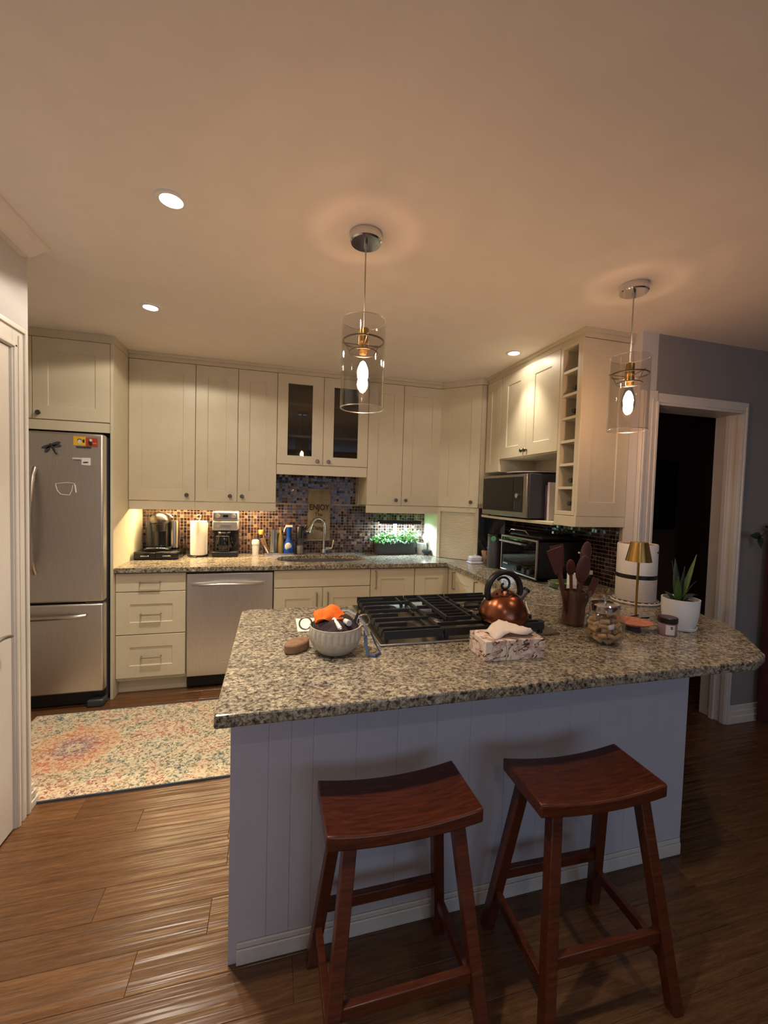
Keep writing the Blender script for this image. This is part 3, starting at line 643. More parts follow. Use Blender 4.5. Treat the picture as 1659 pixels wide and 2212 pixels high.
# ------------------------------------------------------------------ ceiling lights
POTS = [((.69, -2.20), 'recessed ceiling spotlight nearest the camera on the left'), ((.37, -1.22), 'recessed ceiling spotlight near the fridge'), ((2.655, -1.245), 'recessed ceiling spotlight by the right wall cabinets'),
        ((.93, -3.08), 'recessed ceiling spotlight above the camera'), ((2.62, -3.08), 'recessed ceiling spotlight over the stools at the right'), ((1.0, -4.75), 'recessed ceiling spotlight behind the camera')]
PSC = (1.1, 1.05, .5, .6, .18, .5)
for ((x, y), lab), k_ in zip(POTS, PSC):
    t = thing('ceiling_spotlight', lab, 'spotlight', (x, y, H), group='recessed ceiling spotlights')
    obj('trim_ring', MB().lathe([(.036, -.001), (.038, -.006), (.052, -.006), (.056, -.001)], (x, y, H), 28, cap=False), 'white_plastic', t)
    obj('bulb_face', MB().lathe([(.036, 0), (.034, -.003), (.0, -.004)], (x, y, H-.0005), 24, cap=False), 'pot_glow', t)
    lamp('wide_beam', 'SPOT', (x, y, H-.012), POT_W*k_*(.35 if x > 2.6 and y > -2 else 1)*4*PI, (1.0, .86, .70), t, spot_size=math.radians(158), spot_blend=.12, shadow_soft_size=.03)
    lamp('narrow_beam', 'SPOT', (x, y, H-.012), POT_N*k_*4*PI, (1.0, .86, .70), t, spot_size=math.radians(84), spot_blend=.9, shadow_soft_size=.03)
def pendant(x, y, label):
    t = thing('pendant_lamp', label, 'pendant lamp', (x, y, H), group='glass pendant lamps')
    obj('canopy', MB().lathe([(.0625, -.0005), (.0625, -.03), (.058, -.035), (.0, -.035)], (x, y, H), 36, cap=False), 'chrome', t)
    obj('cord_grip', MB().lathe([(.008, -.035), (.008, -.05), (.003, -.06)], (x, y, H), 12), 'nickel', t)
    obj('cord', MB().rod((x, y, 2.12), (x, y, H-.035), .0028, 8), 'nickel', t)
    so = obj('socket', MB().lathe([(.006, .105), (.020, .10), (.0205, .02), (.017, .012), (.014, .0)], (x, y, 2.022), 20), 'brass', t)
    R = .0868
    obj('glass_shade', MB().lathe([(R, 1.81), (R, 2.152), (R-.003, 2.152), (R-.003, 1.81), (R, 1.81)], (x, y, 0), 48, cap=False), 'clear_glass', t)
    for rz_ in (2.152, 1.81): obj('glass_rim', MB().tube(arc((x, y, rz_), R-.0015, 0, 2*PI, 48, 'xy')[:-1], .0022, 6, True), 'rim_glass', t)
    sp = MB(); sp.tube(arc((x, y, 2.072), .080, 0, 2*PI, 40, 'xy')[:-1], .0036, 6, True); sp.tube(arc((x, y, 2.03), .055, 0, 2*PI, 40, 'xy')[:-1], .0026, 6, True)
    for k in range(3):
        a = .5+2*PI*k/3; c, s_ = math.cos(a), math.sin(a)
        sp.rod((x+.018*c, y+.018*s_, 2.062), (x+R*1.03*c, y+R*1.03*s_, 2.076), .0022, 6); sp.rod((x+.055*c, y+.055*s_, 2.03), (x+.078*c, y+.078*s_, 2.072), .0016, 6)
    obj('spider_ring', sp, 'dark_metal', t)
    b = obj('bulb', MB().lathe([(.012, 0), (.017, -.02), (.027, -.06), (.031, -.085), (.028, -.105), (.016, -.124), (.006, -.134), (0, -.136)], (x, y, 2.024), 24, cap=False), 'thin_glass', t)
    obj('filament', MB().lathe([(0, 0), (.010, -.008), (.019, -.03), (.022, -.048), (.019, -.066), (.010, -.08), (.0, -.085)], (x, y, 1.998), 24, cap=False), 'bulb_glow', b)
    return t
pendant(1.387, -2.215, 'clear glass pendant lamp hanging above the cooktop'); pendant(2.675, -2.222, 'clear glass pendant lamp hanging in front of the doorway')

# ------------------------------------------------------------------ under-cabinet lights
def strip(label, x0, x1, y, z, mat, e, col):
    t = thing('under_cabinet_light', label, 'light', ((x0+x1)/2, y, z))
    obj('housing', MB().box(x0, x1, y-.02, y+.02, z-.010, z-.0005), 'white_plastic', t, bev=.002); obj('diffuser', MB().box(x0+.006, x1-.006, y-.014, y+.014, z-.0125, z-.0101), mat, t)
    lamp('glow', 'AREA', ((x0+x1)/2, y, z-.0135), e, col, t, shape='RECTANGLE', size=x1-x0-.02, size_y=.025)
strip('slim warm light strip under the cabinet beside the fridge', .10, .44, -.20, UB, 'strip_warm', WARM_UC*.7, (1, .72, .38))
strip('slim warm light strip under the cabinet above the coffee maker', .52, 1.02, -.20, UB, 'strip_warm', WARM_UC, (1, .70, .38))
# ------------------------------------------------------------------ back counter, left part
t = thing('pod_drawer', 'low black coffee pod drawer under the pod machine', 'drawer', (.17, -.17, CT))
obj('case', MB().box(.018, .335, -.30, -.03, CT, CT+.062), 'black_gloss', t, bev=.006)
for a0, a1 in ((.025, .172), (.178, .328)):
    d = obj('drawer', MB().box(a0, a1, -.308, -.298, CT+.008, CT+.054), 'black_gloss', t, bev=.003); obj('handle', MB().box((a0+a1)/2-.03, (a0+a1)/2+.03, -.314, -.308, CT+.026, CT+.034), 'chrome', d, bev=.002)
PZ = CT+.062
t = thing('coffee_pod_machine', 'domed black and silver coffee pod machine with side water tank', 'coffee machine', (.165, -.15, PZ))
obj('base_tray', MB().box(.08, .255, -.27, -.05, PZ, PZ+.022), 'black_plastic', t, bev=.008); obj('drip_grid', MB().box(.10, .235, -.275, -.19, PZ+.022, PZ+.027), 'chrome', t, bev=.002)
obj('body', MB().lathe([(.066, .02), (.066, .22), (.06, .225)], (.165, -.11, PZ), 28), 'black_gloss', t)
obj('head', MB().lathe([(.066, .21), (.074, .225), (.074, .245), (.064, .272), (.044, .293), (.02, .302), (0, .304)], (.165, -.13, PZ), 28, cap=False), 'dark_metal', t)
obj('head_front', MB().lathe([(.05, .15), (.055, .21), (.02, .212)], (.165, -.165, PZ), 20), 'black_plastic', t)
obj('side_column', MB().lathe([(.03, .02), (.03, .235), (.0, .24)], (.085, -.09, PZ), 16, cap=False), 'dark_grey', t)
obj('water_tank', MB().lathe([(.036, .01), (.038, .22), (.036, .235), (0, .238)], (.262, -.10, PZ), 22, cap=False), 'nickel', t)
obj('lever', MB().tube([(.165, -.13, PZ+.305), (.23, -.13, PZ+.285), (.255, -.13, PZ+.26)], .012, 8, flat=.5), 'chrome', t)
o = obj('power_cord', MB().tube([(.30, -.03, 1.06), (.335, -.05, 1.06), (.345, -.06, 1.0), (.355, -.08, .95), (.375, -.14, CT+.012), (.40, -.20, CT+.006), (.45, -.21, CT+.006)], .004, 8), 'black_plastic'); tag(o, 'black power cord behind the pod machine', 'cord')
t = thing('paper_towel_holder', 'white paper towel roll on an upright holder', 'paper towel', (.455, -.13, CT))
obj('base', MB().lathe([(.074, 0), (.074, .012), (.01, .014)], (.455, -.13, CT), 28), 'black_plastic', t); obj('rod', MB().rod((.455, -.13, CT+.012), (.455, -.13, CT+.315), .006), 'nickel', t)
obj('loop', MB().tube(arc((.455, -.13, CT+.33), .017, 0, 2*PI, 16, 'xz')[:-1], .0035, 6, True), 'nickel', t)
r = obj('roll', MB().lathe([(.02, .015), (.064, .015), (.064, .295), (.02, .295)], (.455, -.13, CT), 32, cap=False), 'paper_white', t); obj('loose_sheet', MB().box(.511, .523, -.15, -.10, CT+.02, CT+.28), 'paper_white', r)
t = thing('coffee_maker', 'silver and black drip coffee maker with glass carafe', 'coffee maker', (.668, -.13, CT))
mb = MB(); mb.box(.566, .77, -.205, -.03, CT, CT+.045); obj('base', mb, 'black_plastic', t, bev=.006); obj('back_column', MB().box(.572, .764, -.10, -.03, CT+.045, CT+.225), 'black_plastic', t)
obj('hood', MB().box(.568, .768, -.20, -.03, CT+.222, CT+.30), 'silver_plastic', t, bev=.008); obj('lid', MB().box(.568, .768, -.195, -.03, CT+.301, CT+.378), 'silver_plastic', t, bev=.006)
obj('control_panel', MB().box(.575, .761, -.199, -.1955, CT+.315, CT+.368), 'nickel', t); obj('display', MB().box(.65, .69, -.2005, -.1992, CT+.333, CT+.352), 'black_gloss', t)
for x in (.607, .733): obj('dial', MB().cyl((0, 0, 0), .018, .006, 18).xf(Matrix.Translation((x, -.199, CT+.342)) @ Matrix.Rotation(PI/2, 4, 'X')), 'silver_plastic', t)
for z in (.262, .25): obj('badge', MB().box(.63, .71, -.2015, -.2, CT+z, CT+z+.006), 'nickel', t)
ca = obj('carafe', MB().lathe([(.055, .0), (.075, .03), (.078, .07), (.062, .125), (.05, .15), (.052, .158)], (.655, -.165+.03, CT+.047), 26), 'black_gloss', t)
obj('handle', MB().tube([(.728, -.15, CT+.185), (.752, -.175, CT+.18), (.757, -.178, CT+.12), (.735, -.16, CT+.085)], .009, 8), 'black_plastic', ca); obj('band', MB().lathe([(.0525, .15), (.0535, .15), (.0535, .162), (.0525, .162)], (.655, -.135, CT+.047), 26, cap=False), 'chrome', ca)
obj('frame_trim', MB().tube([(.60, -.207, CT+.055), (.60, -.207, CT+.175), (.70, -.207, CT+.175), (.70, -.207, CT+.055)], .003, 6, True), 'dark_grey', t)
# by the sink
t = thing('lidded_cup', 'small white lidded cup beside the sink caddy', 'cup', (.905, -.07, CT)); obj('cup', MB().lathe([(.028, 0), (.032, .08), (.032, .09)], (.905, -.07, CT), 22), 'white_ceramic', t); obj('lid', MB().lathe([(.034, .09), (.035, .105), (.03, .125), (.02, .132), (0, .133)], (.905, -.07, CT), 22, cap=False), 'white_plastic', t)
t = thing('sink_tray', 'narrow dark tray holding the sink bottles', 'tray', (1.11, -.07, CT)); obj('tray', MB().box(.985, 1.235, -.115, -.025, CT, CT+.008), 'dark_grey', t, bev=.003); obj('rim', MB().box(.985, 1.235, -.120, -.115, CT, CT+.018), 'steel_plain', t)
TZ = CT+.008
t = thing('dish_brush', 'dish brush with yellow bristles leaning on the tray', 'brush', (1.01, -.06, TZ)); obj('handle', MB().rod((1.018, -.055, TZ+.006), (.965, -.05, 1.09), .006), 'brush_brown', t); obj('bristles', MB().lathe([(.018, 0), (.024, .025), (.022, .04)], (.95, -.048, 1.09), 14), 'yellow_plastic', t)
t = thing('scrub_brush', 'white handled scrubber leaning left of the steel cylinder', 'brush', (1.0, -.09, TZ)); obj('handle', MB().rod((1.012, -.09, TZ+.006), (.962, -.09, 1.03), .0065), 'white_plastic', t); obj('head', MB().rod((.975, -.098, 1.0), (.958, -.098, 1.06), .014, 10), 'brush_brown', t)
o = obj('steel_cylinder', MB().lathe([(.035, 0), (.035, .21), (.032, .212), (.032, .19), (0, .19)], (1.056, -.07, TZ), 26, cap=False), 'steel_plain'); tag(o, 'brushed steel utensil cylinder on the sink tray', 'container')
t = thing('soap_bottle', 'olive dish soap bottle behind the blue spray', 'bottle', (1.118, -.055, TZ)); obj('body', MB().lathe([(.028, 0), (.03, .10), (.02, .16), (.011, .19), (.011, .21)], (1.118, -.055, TZ), 18), 'olive_plastic', t); obj('cap', MB().cyl((1.118, -.055, TZ+.21), .012, .022, 14), 'brush_brown', t)
t = thing('spray_bottle', 'blue spray bottle with white trigger by the sink', 'spray bottle', (1.19, -.07, TZ)); obj('body', MB().lathe([(.044, 0), (.046, .05), (.042, .085), (.026, .12), (.020, .15), (.020, .2), (.026, .235)], (1.19, -.07, TZ), 22, ), 'blue_plastic', t)
obj('label', MB().sphere((1.185, -.105, TZ+.065), .03, 14, 8, sy=.4, sz=1.2), 'label_white', t); obj('trigger_head', MB().box(1.16, 1.222, -.085, -.055, TZ+.235, TZ+.252).tube([(1.165, -.07, TZ+.24), (1.152, -.07, TZ+.215), (1.148, -.07, TZ+.19)], .006, 8), 'white_plastic', t, bev=.003)
t = thing('soap_dispenser', 'clear soap dispenser with tall dark pump beside the faucet', 'dispenser', (1.288, -.07, CT)); obj('bottle', MB().lathe([(.036, 0), (.037, .10), (.034, .145), (.032, .145), (.034, .10), (.033, .005), (0, .005)], (1.288, -.07, CT), 22, cap=False), 'clear_glass', t); obj('soap', MB().cyl((1.288, -.07, CT+.006), .03, .07, 18), 'silver_plastic', t); obj('pump', MB().lathe([(.034, .145), (.034, .24), (.028, .25), (0, .25)], (1.288, -.07, CT), 20, cap=False), 'black_plastic', t)
# burlap sign
t = thing('burlap_sign', 'hanging burlap sign reading ENJOY The Little Things', 'sign', (1.46, -.02, 1.03))
obj('banner', MB().box(1.358, 1.562, -.020, -.014, 1.035, 1.498), 'burlap', t); obj('rod', MB().rod((1.345, -.018, 1.503), (1.575, -.018, 1.503), .0065), 'nickel', t); obj('rod', MB().rod((1.352, -.018, 1.034), (1.572, -.018, 1.034), .005), 'nickel', t)
def text(s_, x, z, size, parent, y=-.0212, mat='ink', rot=(PI/2, 0, 0), name='lettering', sx=1., bold=.0):
    c = bpy.data.curves.new('txt', 'FONT'); c.body = s_; c.size = size; c.align_x = 'CENTER'; c.extrude = .0004; c.offset = bold
    o = bpy.data.objects.new('txt', c); COL.objects.link(o); dg = bpy.context.evaluated_depsgraph_get(); me = bpy.data.meshes.new_from_object(o.evaluated_get(dg)); bpy.data.objects.remove(o)
    me.materials.clear(); me.materials.append(MAT[mat]); q = bpy.data.objects.new(name, me); COL.objects.link(q); q.parent = parent; q.location = Vector((x, y, z))-wloc(parent); q.rotation_euler = rot; q.scale = (sx, 1, 1); return q
text('ENJOY', 1.46, 1.315, .072, t, sx=.86, bold=.0018); text('The', 1.455, 1.255, .05, t, sx=.9, bold=.0006); text('Little', 1.46, 1.198, .056, t, sx=.95, bold=.0006); text('Things', 1.455, 1.13, .056, t, sx=.85, bold=.0006)
# herb planter with grow light
t = thing('herb_planter', 'dark herb planter with glowing grow light bar', 'planter', (2.17, -.10, CT))
obj('box', MB().prism(superell(2.172, -.095, .193, .07, 32, 5), CT, CT+.112), 'dark_grey', t, bev=.006)
obj('hood', MB().box(1.995, 2.405, -.172, -.066, 1.215, 1.232), 'black_plastic', t, bev=.005); obj('light_panel', MB().box(2.01, 2.39, -.16, -.078, 1.2115, 1.2148), 'strip_cool', t)
obj('hood_lip', MB().box(1.996, 2.404, -.172, -.168, 1.203, 1.2155), 'black_plastic', t)
obj('post', MB().box(2.165, 2.195, -.066, -.045, CT+.10, 1.22), 'white_plastic', t)
lamp('grow_light', 'AREA', (2.2, -.118, 1.209), COOL_UC*1.6, (.60, .84, 1.0), t, shape='RECTANGLE', size=.36, size_y=.08)
def leaf_mesh(mb, base, d, L, W, droop=.3, seg=4, fold=.15, side=None):
    d = Vector(d).normalized(); side = Vector(side) if side else d.cross(Vector((0, 0, 1)))
    if side.length < .05: side = Vector((1, 0, 0))
    side.normalize(); vs, fs = [], []
    for i in range(seg+1):
        f = i/seg; p = Vector(base)+d*L*f+Vector((0, 0, -droop*L*f*f)); wd = W*.5*math.sin(PI*min(1, .08+.92*f)**.75)+.0004
        vs += [p-side*wd+Vector((0, 0, fold*wd)), p, p+side*wd+Vector((0, 0, fold*wd))]
    for i in range(seg): b = 3*i; fs += [(b, b+1, b+4, b+3), (b+1, b+2, b+5, b+4)]
    mb.add(vs, fs)
rnd = random.Random(3)
mb = MB()
for cx, hh, dens in ((2.0, .095, 62), (2.08, .12, 64), (2.17, .135, 64), (2.26, .14, 66), (2.34, .155, 64)):
    for k in range(dens):
        f = rnd.random(); bx = cx+rnd.uniform(-.045, .045); by = -.095+rnd.uniform(-.06, .05); bz = CT+.105+hh*f*.75
        a = rnd.uniform(0, 2*PI); e_ = rnd.uniform(.0, 1.0)
        leaf_mesh(mb, (bx, by, bz), (math.cos(a), math.sin(a)*.8-.15, e_), rnd.uniform(.03, .055), rnd.uniform(.014, .024), .35, 3)
for k in range(26):
    a = rnd.uniform(PI*.9, 2.1*PI); leaf_mesh(mb, (1.98+rnd.uniform(0, .36), -.15, CT+.115+rnd.uniform(0, .03)), (math.cos(a)*.6, -.6, .3), .05, .02, .8, 3)
tag(obj('foliage', mb, 'herb_green', t, smooth=False), kind='stuff')
st = MB()
for k in range(18): x = 1.99+.36*k/17; st.rod((x, -.095+rnd.uniform(-.03, .03), CT+.10), (x+rnd.uniform(-.02, .02), -.09, CT+.17), .002, 5)
obj('stems', st, 'herb_green', t)
t = thing('night_light', 'small glowing night light on the garage side panel', 'night light', (2.495, -.12, 1.05))
obj('plug_body', MB().box(2.472, 2.498, -.145, -.10, 1.0, 1.05), 'white_plastic', t, bev=.004); obj('diffuser', MB().sphere((2.470, -.123, 1.075), .029, 16, 10, sz=1.15), 'night_glow', t)
o = obj('white_mug', MB().lathe([(.033, 0), (.038, .10), (.035, .10), (.031, .006), (0, .006)], (2.432, -.095, CT), 24, cap=False), 'white_ceramic'); tag(o, 'white cup between the herb planter and night light', 'cup')
t = thing('scoop_dish', 'small dark scoop dish in front of the white cup', 'dish', (2.462, -.20, CT)); obj('dish', MB().lathe([(.02, 0), (.042, .03), (.044, .045), (.04, .045), (.018, .006), (0, .005)], (2.455, -.20, CT), 20, cap=False), 'dark_grey', t); obj('handle', MB().rod((2.475, -.185, CT+.04), (2.468, -.17, CT+.11), .004), 'black_plastic', t)

# ------------------------------------------------------------------ right counter
t = thing('butter_dish', 'white lidded butter dish at the counter corner', 'butter dish', (2.705, -.70, CT)); obj('base', MB().box(2.645, 2.765, -.74, -.655, CT, CT+.018), 'butter_white', t, bev=.006); obj('lid', MB().box(2.652, 2.758, -.733, -.662, CT+.018, CT+.062), 'butter_white', t, bev=.012)
obj('lid_knob', MB().cyl((2.705, -.698, CT+.062), .008, .012, 12), 'butter_white', t)
t = thing('knife_block', 'wooden knife block with black handled knives', 'knife block', (2.86, -.70, CT))
mb = MB(); mb.add([(2.80, -.74, CT), (2.92, -.74, CT), (2.92, -.66, CT), (2.80, -.66, CT), (2.775, -.74, CT+.10), (2.90, -.74, CT+.18), (2.90, -.66, CT+.18), (2.775, -.66, CT+.10)], [(0, 3, 2, 1), (4, 5, 6, 7), (0, 1, 5, 4), (1, 2, 6, 5), (2, 3, 7, 6), (3, 0, 4, 7)])
obj('block', mb, 'wood_block', t, bev=.004)
for k, (yy, f, L) in enumerate(((-.725, .15, .1), (-.70, .15, .1), (-.675, .15, .09), (-.725, .5, .11), (-.70, .5, .11), (-.675, .55, .1), (-.70, .85, .10))):
    b = Vector((2.775+.125*f, yy, CT+.10+.08*f)); dd2 = Vector((-.62, 0, .78)); obj('knife_handle', MB().rod(b-dd2*.004, b+dd2*L, .0085, 8), 'black_plastic', t)
t = thing('canister', 'tall grey canister with a round green badge', 'canister', (2.765, -.90, CT)); obj('body', MB().lathe([(.054, 0), (.056, .01), (.056, .25), (.052, .258), (0, .258)], (2.765, -.90, CT), 30, cap=False), 'dark_grey', t)
obj('lid', MB().lathe([(.057, .245), (.057, .268), (.0, .27)], (2.765, -.90, CT), 30, cap=False), 'black_plastic', t); obj('badge', MB().cyl((0, 0, 0), .021, .006, 20).xf(Matrix.Translation((2.73, -.944, CT+.235)) @ Matrix.Rotation(.66, 4, 'Z') @ Matrix.Rotation(-PI/2, 4, 'Y') @ Matrix.Rotation(.66, 4, 'Z')), 'green_print', t)
t = thing('toaster_oven', 'black and steel toaster oven on the right counter', 'toaster oven', (2.93, -1.25, CT))
X0, X1, Ya, Yb, Za, Zb = 2.75, 3.11, -1.475, -1.03, CT+.015, 1.195
mb = MB(); mb.box(X0+.012, X1, Ya, Ya+.012, Za, Zb); mb.box(X0+.012, X1, Yb-.012, Yb, Za, Zb); mb.box(X0+.012, X1, Ya, Yb, Zb-.012, Zb); mb.box(X0+.012, X1, Ya, Yb, Za, Za+.012); mb.box(X1-.012, X1, Ya, Yb, Za, Zb); mb.box(X0+.02, X1-.02, Ya+.012, Yb-.012, Za+.07, Za+.074)
obj('case', mb, 'black_plastic', t)
fr = MB().tube([(X0, Ya+.006, Za+.006), (X0, Yb-.006, Za+.006), (X0, Yb-.006, Zb-.006), (X0, Ya+.006, Zb-.006)], .009, 8, True); obj('front_frame', fr, 'steel_plain', t)
obj('control_strip', MB().box(X0-.002, X0+.012, Ya+.01, Yb-.01, Za+.01, Za+.075), 'black_gloss', t)
d = obj('glass_door', MB().box(X0, X0+.008, Ya+.012, Yb-.012, Za+.078, Zb-.012), 'oven_glass', t); obj('handle', MB().tube([(X0-.002, Yb-.03, Zb-.045), (X0-.035, Yb-.03, Zb-.04), (X0-.035, Ya+.13, Zb-.04), (X0-.002, Ya+.13, Zb-.045)], .008, 8), 'steel_plain', d)
for k, yy in enumerate((-1.26, -1.35, -1.41)): obj('knob', MB().cyl((0, 0, 0), .019, .022, 18).xf(Matrix.Translation((X0-.002, yy, Za+.043)) @ Matrix.Rotation(-PI/2, 4, 'Y')), 'black_plastic', t)
rk = MB()
for k in range(9): yy = Ya+.04+.045*k; rk.rod((X0+.02, yy, Za+.13), (X1-.03, yy, Za+.13), .002, 5)
rk.rod((X0+.02, Ya+.02, Za+.13), (X0+.02, Yb-.02, Za+.13), .0035, 6); obj('rack', rk, 'chrome', t)
for yy in (Ya+.04, Yb-.04):
    for xx in (X0+.05, X1-.05): obj('foot', MB().cyl((xx, yy, CT), .012, .016, 12), 'rubber', t)
obj('badge', MB().box(X0-.003, X0-.002, Yb-.09, Yb-.03, Za+.05, Za+.058), 'label_white', t)
t = thing('roasting_tray', 'dark baking tray with wire handles on the toaster oven', 'tray', (2.95, -1.26, Zb+.001)); obj('pan', MB().box(2.80, 3.09, -1.44, -1.06, Zb+.001, Zb+.02), 'black_plastic', t, bev=.004)
obj('handle', MB().tube([(2.79, -1.06, Zb+.02), (2.79, -1.09, Zb+.045), (2.79, -1.27, Zb+.045), (2.79, -1.31, Zb+.02)], .004, 8), 'chrome', t); obj('handle', MB().tube([(3.09, -1.09, Zb+.02), (3.09, -1.12, Zb+.045), (3.09, -1.38, Zb+.045), (3.09, -1.41, Zb+.02)], .004, 8), 'dark_grey', t)
t = thing('microwave', 'stainless steel microwave in the open cabinet niche', 'microwave', (2.93, -1.05, 1.327))
obj('case', MB().box(2.74, 3.10, -1.37, -.745, 1.336, 1.645), 'dark_grey', t, bev=.004)
d = obj('front', MB().box(2.722, 2.739, -1.365, -.75, 1.338, 1.643), 'steel_h', t, bev=.003); obj('door_glass', MB().box(2.7195, 2.7225, -1.20, -.765, 1.375, 1.625), 'black_gloss', d); obj('control_panel', MB().box(2.7195, 2.7225, -1.32, -1.205, 1.375, 1.625), 'black_plastic', d)
obj('dial', MB().lathe([(.018, 0), (.017, .014), (.0, .015)], seg=18, cap=False).xf(Matrix.Translation((2.7195, -1.265, 1.49)) @ Matrix.Rotation(-PI/2, 4, 'Y')), 'chrome', d)
for i in range(4):
    for j in range(3): obj('button', MB().box(2.7175, 2.7195, -1.30+.03*j, -1.282+.03*j, 1.40+.014*i, 1.409+.014*i), 'dark_grey', d)
for xx in (2.77, 3.07):
    for yy in (-1.33, -.79): obj('foot', MB().cyl((xx, yy, 1.327), .012, .009, 12), 'rubber', t)
o = obj('serving_platter', MB().lathe([(.0, .004), (.10, .004), (.19, .018), (.19, .022), (.1, .010), (0, .010)], (2.935, -1.12, 1.645), 40, cap=False), 'white_ceramic'); tag(o, 'shallow round platter lying on top of the microwave', 'platter')
for k, (yy, m_, lab, hh) in enumerate(((-1.392, 'purple_print', 'purple book standing next to the microwave', .24), (-1.416, 'label_white', 'white spined book beside the purple book', .26))):
    t = thing('book', lab, 'book', (2.95, yy, 1.327), group='books beside the microwave'); mb = MB(); mb.box(2.86, 3.06, yy-.011, yy-.008, 1.327, 1.327+hh); mb.box(2.86, 3.06, yy+.008, yy+.011, 1.327, 1.327+hh); mb.box(2.858, 2.861, yy-.011, yy+.011, 1.327, 1.327+hh); obj('cover', mb, m_, t); obj('pages', MB().box(2.862, 3.055, yy-.0078, yy+.0078, 1.33, 1.322+hh), 'paper_white', t)
for k, (ci, lab) in enumerate(((1, 'bottle lying in the second lowest wine cubby'), (4, 'bottle lying in the middle upper wine cubby'), (5, 'bottle lying in the second highest wine cubby'), (0, 'bottle lying in the lowest wine cubby'))):
    z = cubz[ci]+.008+.039; t = thing('wine_bottle', lab, 'bottle', (2.95, -1.65, z-.037), group='bottles in the wine rack')
    mb = MB().lathe([(0, 0), (.034, .002), (.037, .01), (.037, .17), (.03, .195), (.014, .22), (.013, .28), (.0, .281)], seg=18, cap=False).xf(Matrix.Translation((3.115, -1.65, z)) @ Matrix.Rotation(-PI/2, 4, 'Y')); obj('glass', mb, 'bottle_glass', t)
    obj('capsule', MB().lathe([(.0145, .24), (.0145, .283), (0, .284)], seg=16, cap=False).xf(Matrix.Translation((3.115, -1.65, z)) @ Matrix.Rotation(-PI/2, 4, 'Y')), 'dark_grey', t)
# behind the crock
t = thing('glass_food_box', 'glass container of greens behind the kettle', 'container', (2.84, -1.63, CT)); obj('dish', MB().prism(superell(2.85, -1.63, .10, .06, 24, 5), CT, CT+.035), 'clear_glass', t); obj('greens', MB().prism(superell(2.85, -1.63, .09, .052, 24, 4), CT+.004, CT+.038), 'leaf_green', t); obj('lid_rim', MB().tube([(x, y, CT+.038) for x, y in superell(2.85, -1.63, .10, .06, 24, 5)], .003, 6, True), 'chrome', t)
o = obj('white_carton', MB().box(2.79, 2.83, -1.76, -1.715, CT, CT+.115), 'white_plastic', bev=.004); tag(o, 'small white carton behind the utensil crock', 'carton')
t = thing('soap_foamer', 'white upright dispenser with side spout on a dark base', 'dispenser', (3.04, -1.56, CT)); obj('base', MB().lathe([(.05, 0), (.052, .05), (.03, .062)], (3.05, -1.56, CT), 20), 'black_plastic', t); obj('column', MB().lathe([(.022, .06), (.02, .20), (.018, .215), (0, .217)], (3.045, -1.56, CT), 18, cap=False), 'white_plastic', t); obj('spout', MB().rod((3.03, -1.565, CT+.208), (2.985, -1.58, CT+.214), .006), 'white_plastic', t); obj('foot_arm', MB().box(3.045, 3.11, -1.575, -1.545, CT+.062, CT+.092), 'white_plastic', t, bev=.004)

# ------------------------------------------------------------------ cooktop
CX0, CX1, CY0, CY1 = 1.437, 2.205, -2.412, -1.862
t = thing('gas_cooktop', 'stainless gas cooktop with black cast iron grates', 'cooktop', (1.9, -2.14, CT))
obj('plate', MB().box(CX0, CX1, CY0, CY1, CT+.0005, CT+.009), 'steel_h', t, bev=.003)
GZ = CT+.050
def bar(mb, p, q, wd=.011, h=.014):
    p, q = Vector(p), Vector(q); d = (q-p); d.normalize(); s_ = Vector((-d.y, d.x, 0)); z0, z1 = p.z-h, p.z
    mb.add([p-s_*wd/2+Vector((0, 0, -h)), q-s_*wd/2+Vector((0, 0, -h)), q+s_*wd/2+Vector((0, 0, -h)), p+s_*wd/2+Vector((0, 0, -h)), p-s_*wd*.35, q-s_*wd*.35, q+s_*wd*.35, p+s_*wd*.35],
           [(0, 3, 2, 1), (4, 5, 6, 7), (0, 1, 5, 4), (1, 2, 6, 5), (2, 3, 7, 6), (3, 0, 4, 7)])
